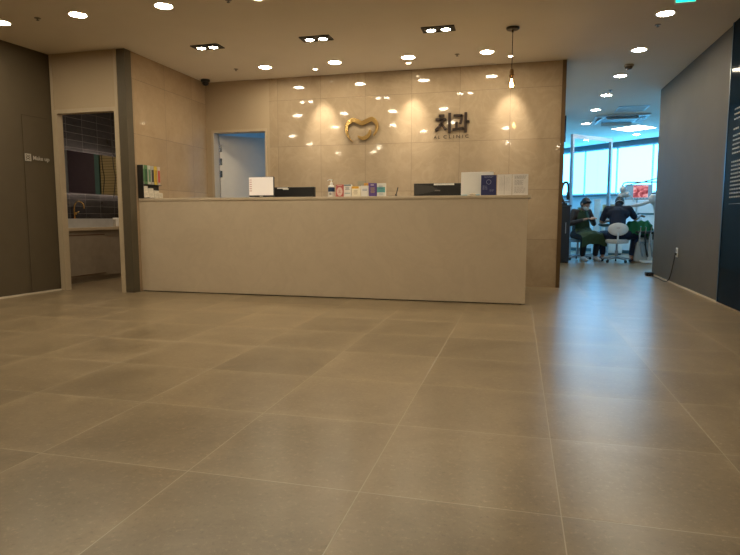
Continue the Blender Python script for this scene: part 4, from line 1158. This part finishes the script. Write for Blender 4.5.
# --- assistant, facing the viewer's right
t = thing('person', 'seated assistant in a green apron and white face mask looking down', 'person', (1.17, 12.22, 0), R(-152))
hc, P, Mx = head_caps((0.0, .205, 1.100), (0.0, .76, -.62), (0, .5, .85))
LS, RS = V(-.165, .06, .955), V(.165, .06, .955)
LE, RE = V(-.25, .12, .72), V(.25, .10, .72)
LW, RW_ = V(-.09, .33, .82), V(.10, .32, .80)
body = [(V(0, 0, .50), .12, V(0, .0, .66), .115), (V(0, 0, .66), .115, V(0, .04, .86), .12), (V(-.08, .05, .88), .085, V(.08, .05, .88), .085),
        (V(-.135, .06, .945), .055, V(.135, .06, .945), .055), (V(0, .07, .97), .052, V(0, .15, 1.08), .045)]
body += limb(LS, LE, LW, (.048, .038, .025)) + limb(RS, RE, RW_, (.048, .038, .025))
body += hand_caps(LW, (.45, .6, .15), (0, 0, 1), 1, .7) + hand_caps(RW_, (-.45, .6, .2), (0, 0, 1), -1, .7)
LH, RH = V(-.09, .02, .50), V(.09, .02, .50); LK, RK = V(-.15, .42, .50), V(.15, .42, .49); LA, RA = V(-.14, .36, .10), V(.12, .33, .10)
body += limb(LH, LK, LA, (.09, .058, .036)) + limb(RH, RK, RA, (.09, .058, .036))
body += [(LA + V(0, -.02, -.05), .034, LA + V(0, .14, -.068), .026), (RA + V(0, -.02, -.05), .034, RA + V(0, .14, -.068), .026)]
blob('body', body + hc, skin, t, .0075)
bm = bmesh.new()
for q in (-1, 1): ellipsoid(bm, P(q * .031, .079, .006), (.015, .007, .005), Mx)
to_obj('eyelids', bm, plain('eyelid_dark', (.05, .03, .025), .6), t, smooth=True)
top = [(V(0, -.005, .54), .135, V(0, 0, .68), .132), (V(0, 0, .68), .132, V(0, .04, .86), .134), (V(-.085, .05, .875), .098, V(.085, .05, .875), .098),
       (V(-.145, .06, .94), .066, V(.145, .06, .94), .066), (LS, .062, LE, .052), (LE, .052, LE.lerp(LW, .85), .038), (RS, .062, RE, .052), (RE, .052, RE.lerp(RW_, .85), .038)]
blob('sweater', top, plain('taupe_sweater', (0.05, 0.042, 0.042), 0.85, var=.15, bump=.3), t, .009)
pants = [(V(-.03, 0, .50), .132, V(.03, 0, .50), .132)] + [(LH, .105, LK, .074), (LK, .074, LA.lerp(LK, .10), .055), (RH, .105, RK, .074), (RK, .074, RA.lerp(RK, .10), .055)]
blob('trousers', pants, plain('black_trousers', (0.010, 0.012, 0.018), 0.8, var=.15), t, .009)
# apron: bib in front of the chest and a skirt laid over the knees
bm = bmesh.new()
prof = [(.185, .965, .085), (.205, .86, .125), (.185, .74, .15), (.175, .64, .17), (.22, .605, .20), (.34, .60, .235), (.46, .585, .255), (.525, .53, .265), (.54, .44, .27), (.53, .34, .275)]
grid = []
for (y, z, w) in prof:
    row = []
    for j in range(17):
        u = (j / 16 - .5) * 2
        row.append(bm.verts.new((u * w, y - .06 * u * u * (1 if z > .62 else 0), z - (.0 if z > .62 else .07 * u * u) + .008 * math.sin(u * 9 + y * 20))))
    grid.append(row)
for a, b in zip(grid, grid[1:]):
    for j in range(16): bm.faces.new((a[j], a[j + 1], b[j + 1], b[j]))
bmesh.ops.subdivide_edges(bm, edges=bm.edges[:], cuts=1, use_grid_fill=True, smooth=.5)
bmesh.ops.solidify(bm, geom=bm.faces[:], thickness=0.006)
ap = to_obj('apron', bm, plain('green_apron', (0.028, 0.060, 0.026), 0.8, var=.15, bump=.3), t, smooth=True)
bm = bmesh.new()
tube(bm, curve_pts([(-.07, .185, .955), (-.09, .10, 1.02), (0, -.03, 1.03), (.09, .10, 1.02), (.07, .185, .955)], 6), .010, 8)
to_obj('neck_strap', bm, plain('apron_strap', (0.10, 0.16, 0.06), .8), ap)
blob('hair', [('e', P(0, -.022, .036), (.086, .098, .088), Mx), ('e', P(0, -.048, -.015), (.086, .072, .085), Mx), (P(-.035, .045, .088), .025, P(.035, .045, .088), .025)], hairm, t, .007)
bm = bmesh.new(); ellipsoid(bm, P(0, .068, -.042), (.060, .048, .050), Mx)
to_obj('face_mask', bm, maskm, t, smooth=True)
for a in (LA, RA):
    blob('shoe', [(a + V(0, -.03, -.062), .034, a + V(0, .16, -.070), .028), (a + V(0, .02, -.045), .042, a + V(0, .11, -.060), .034)], shoe_w, t, .007)
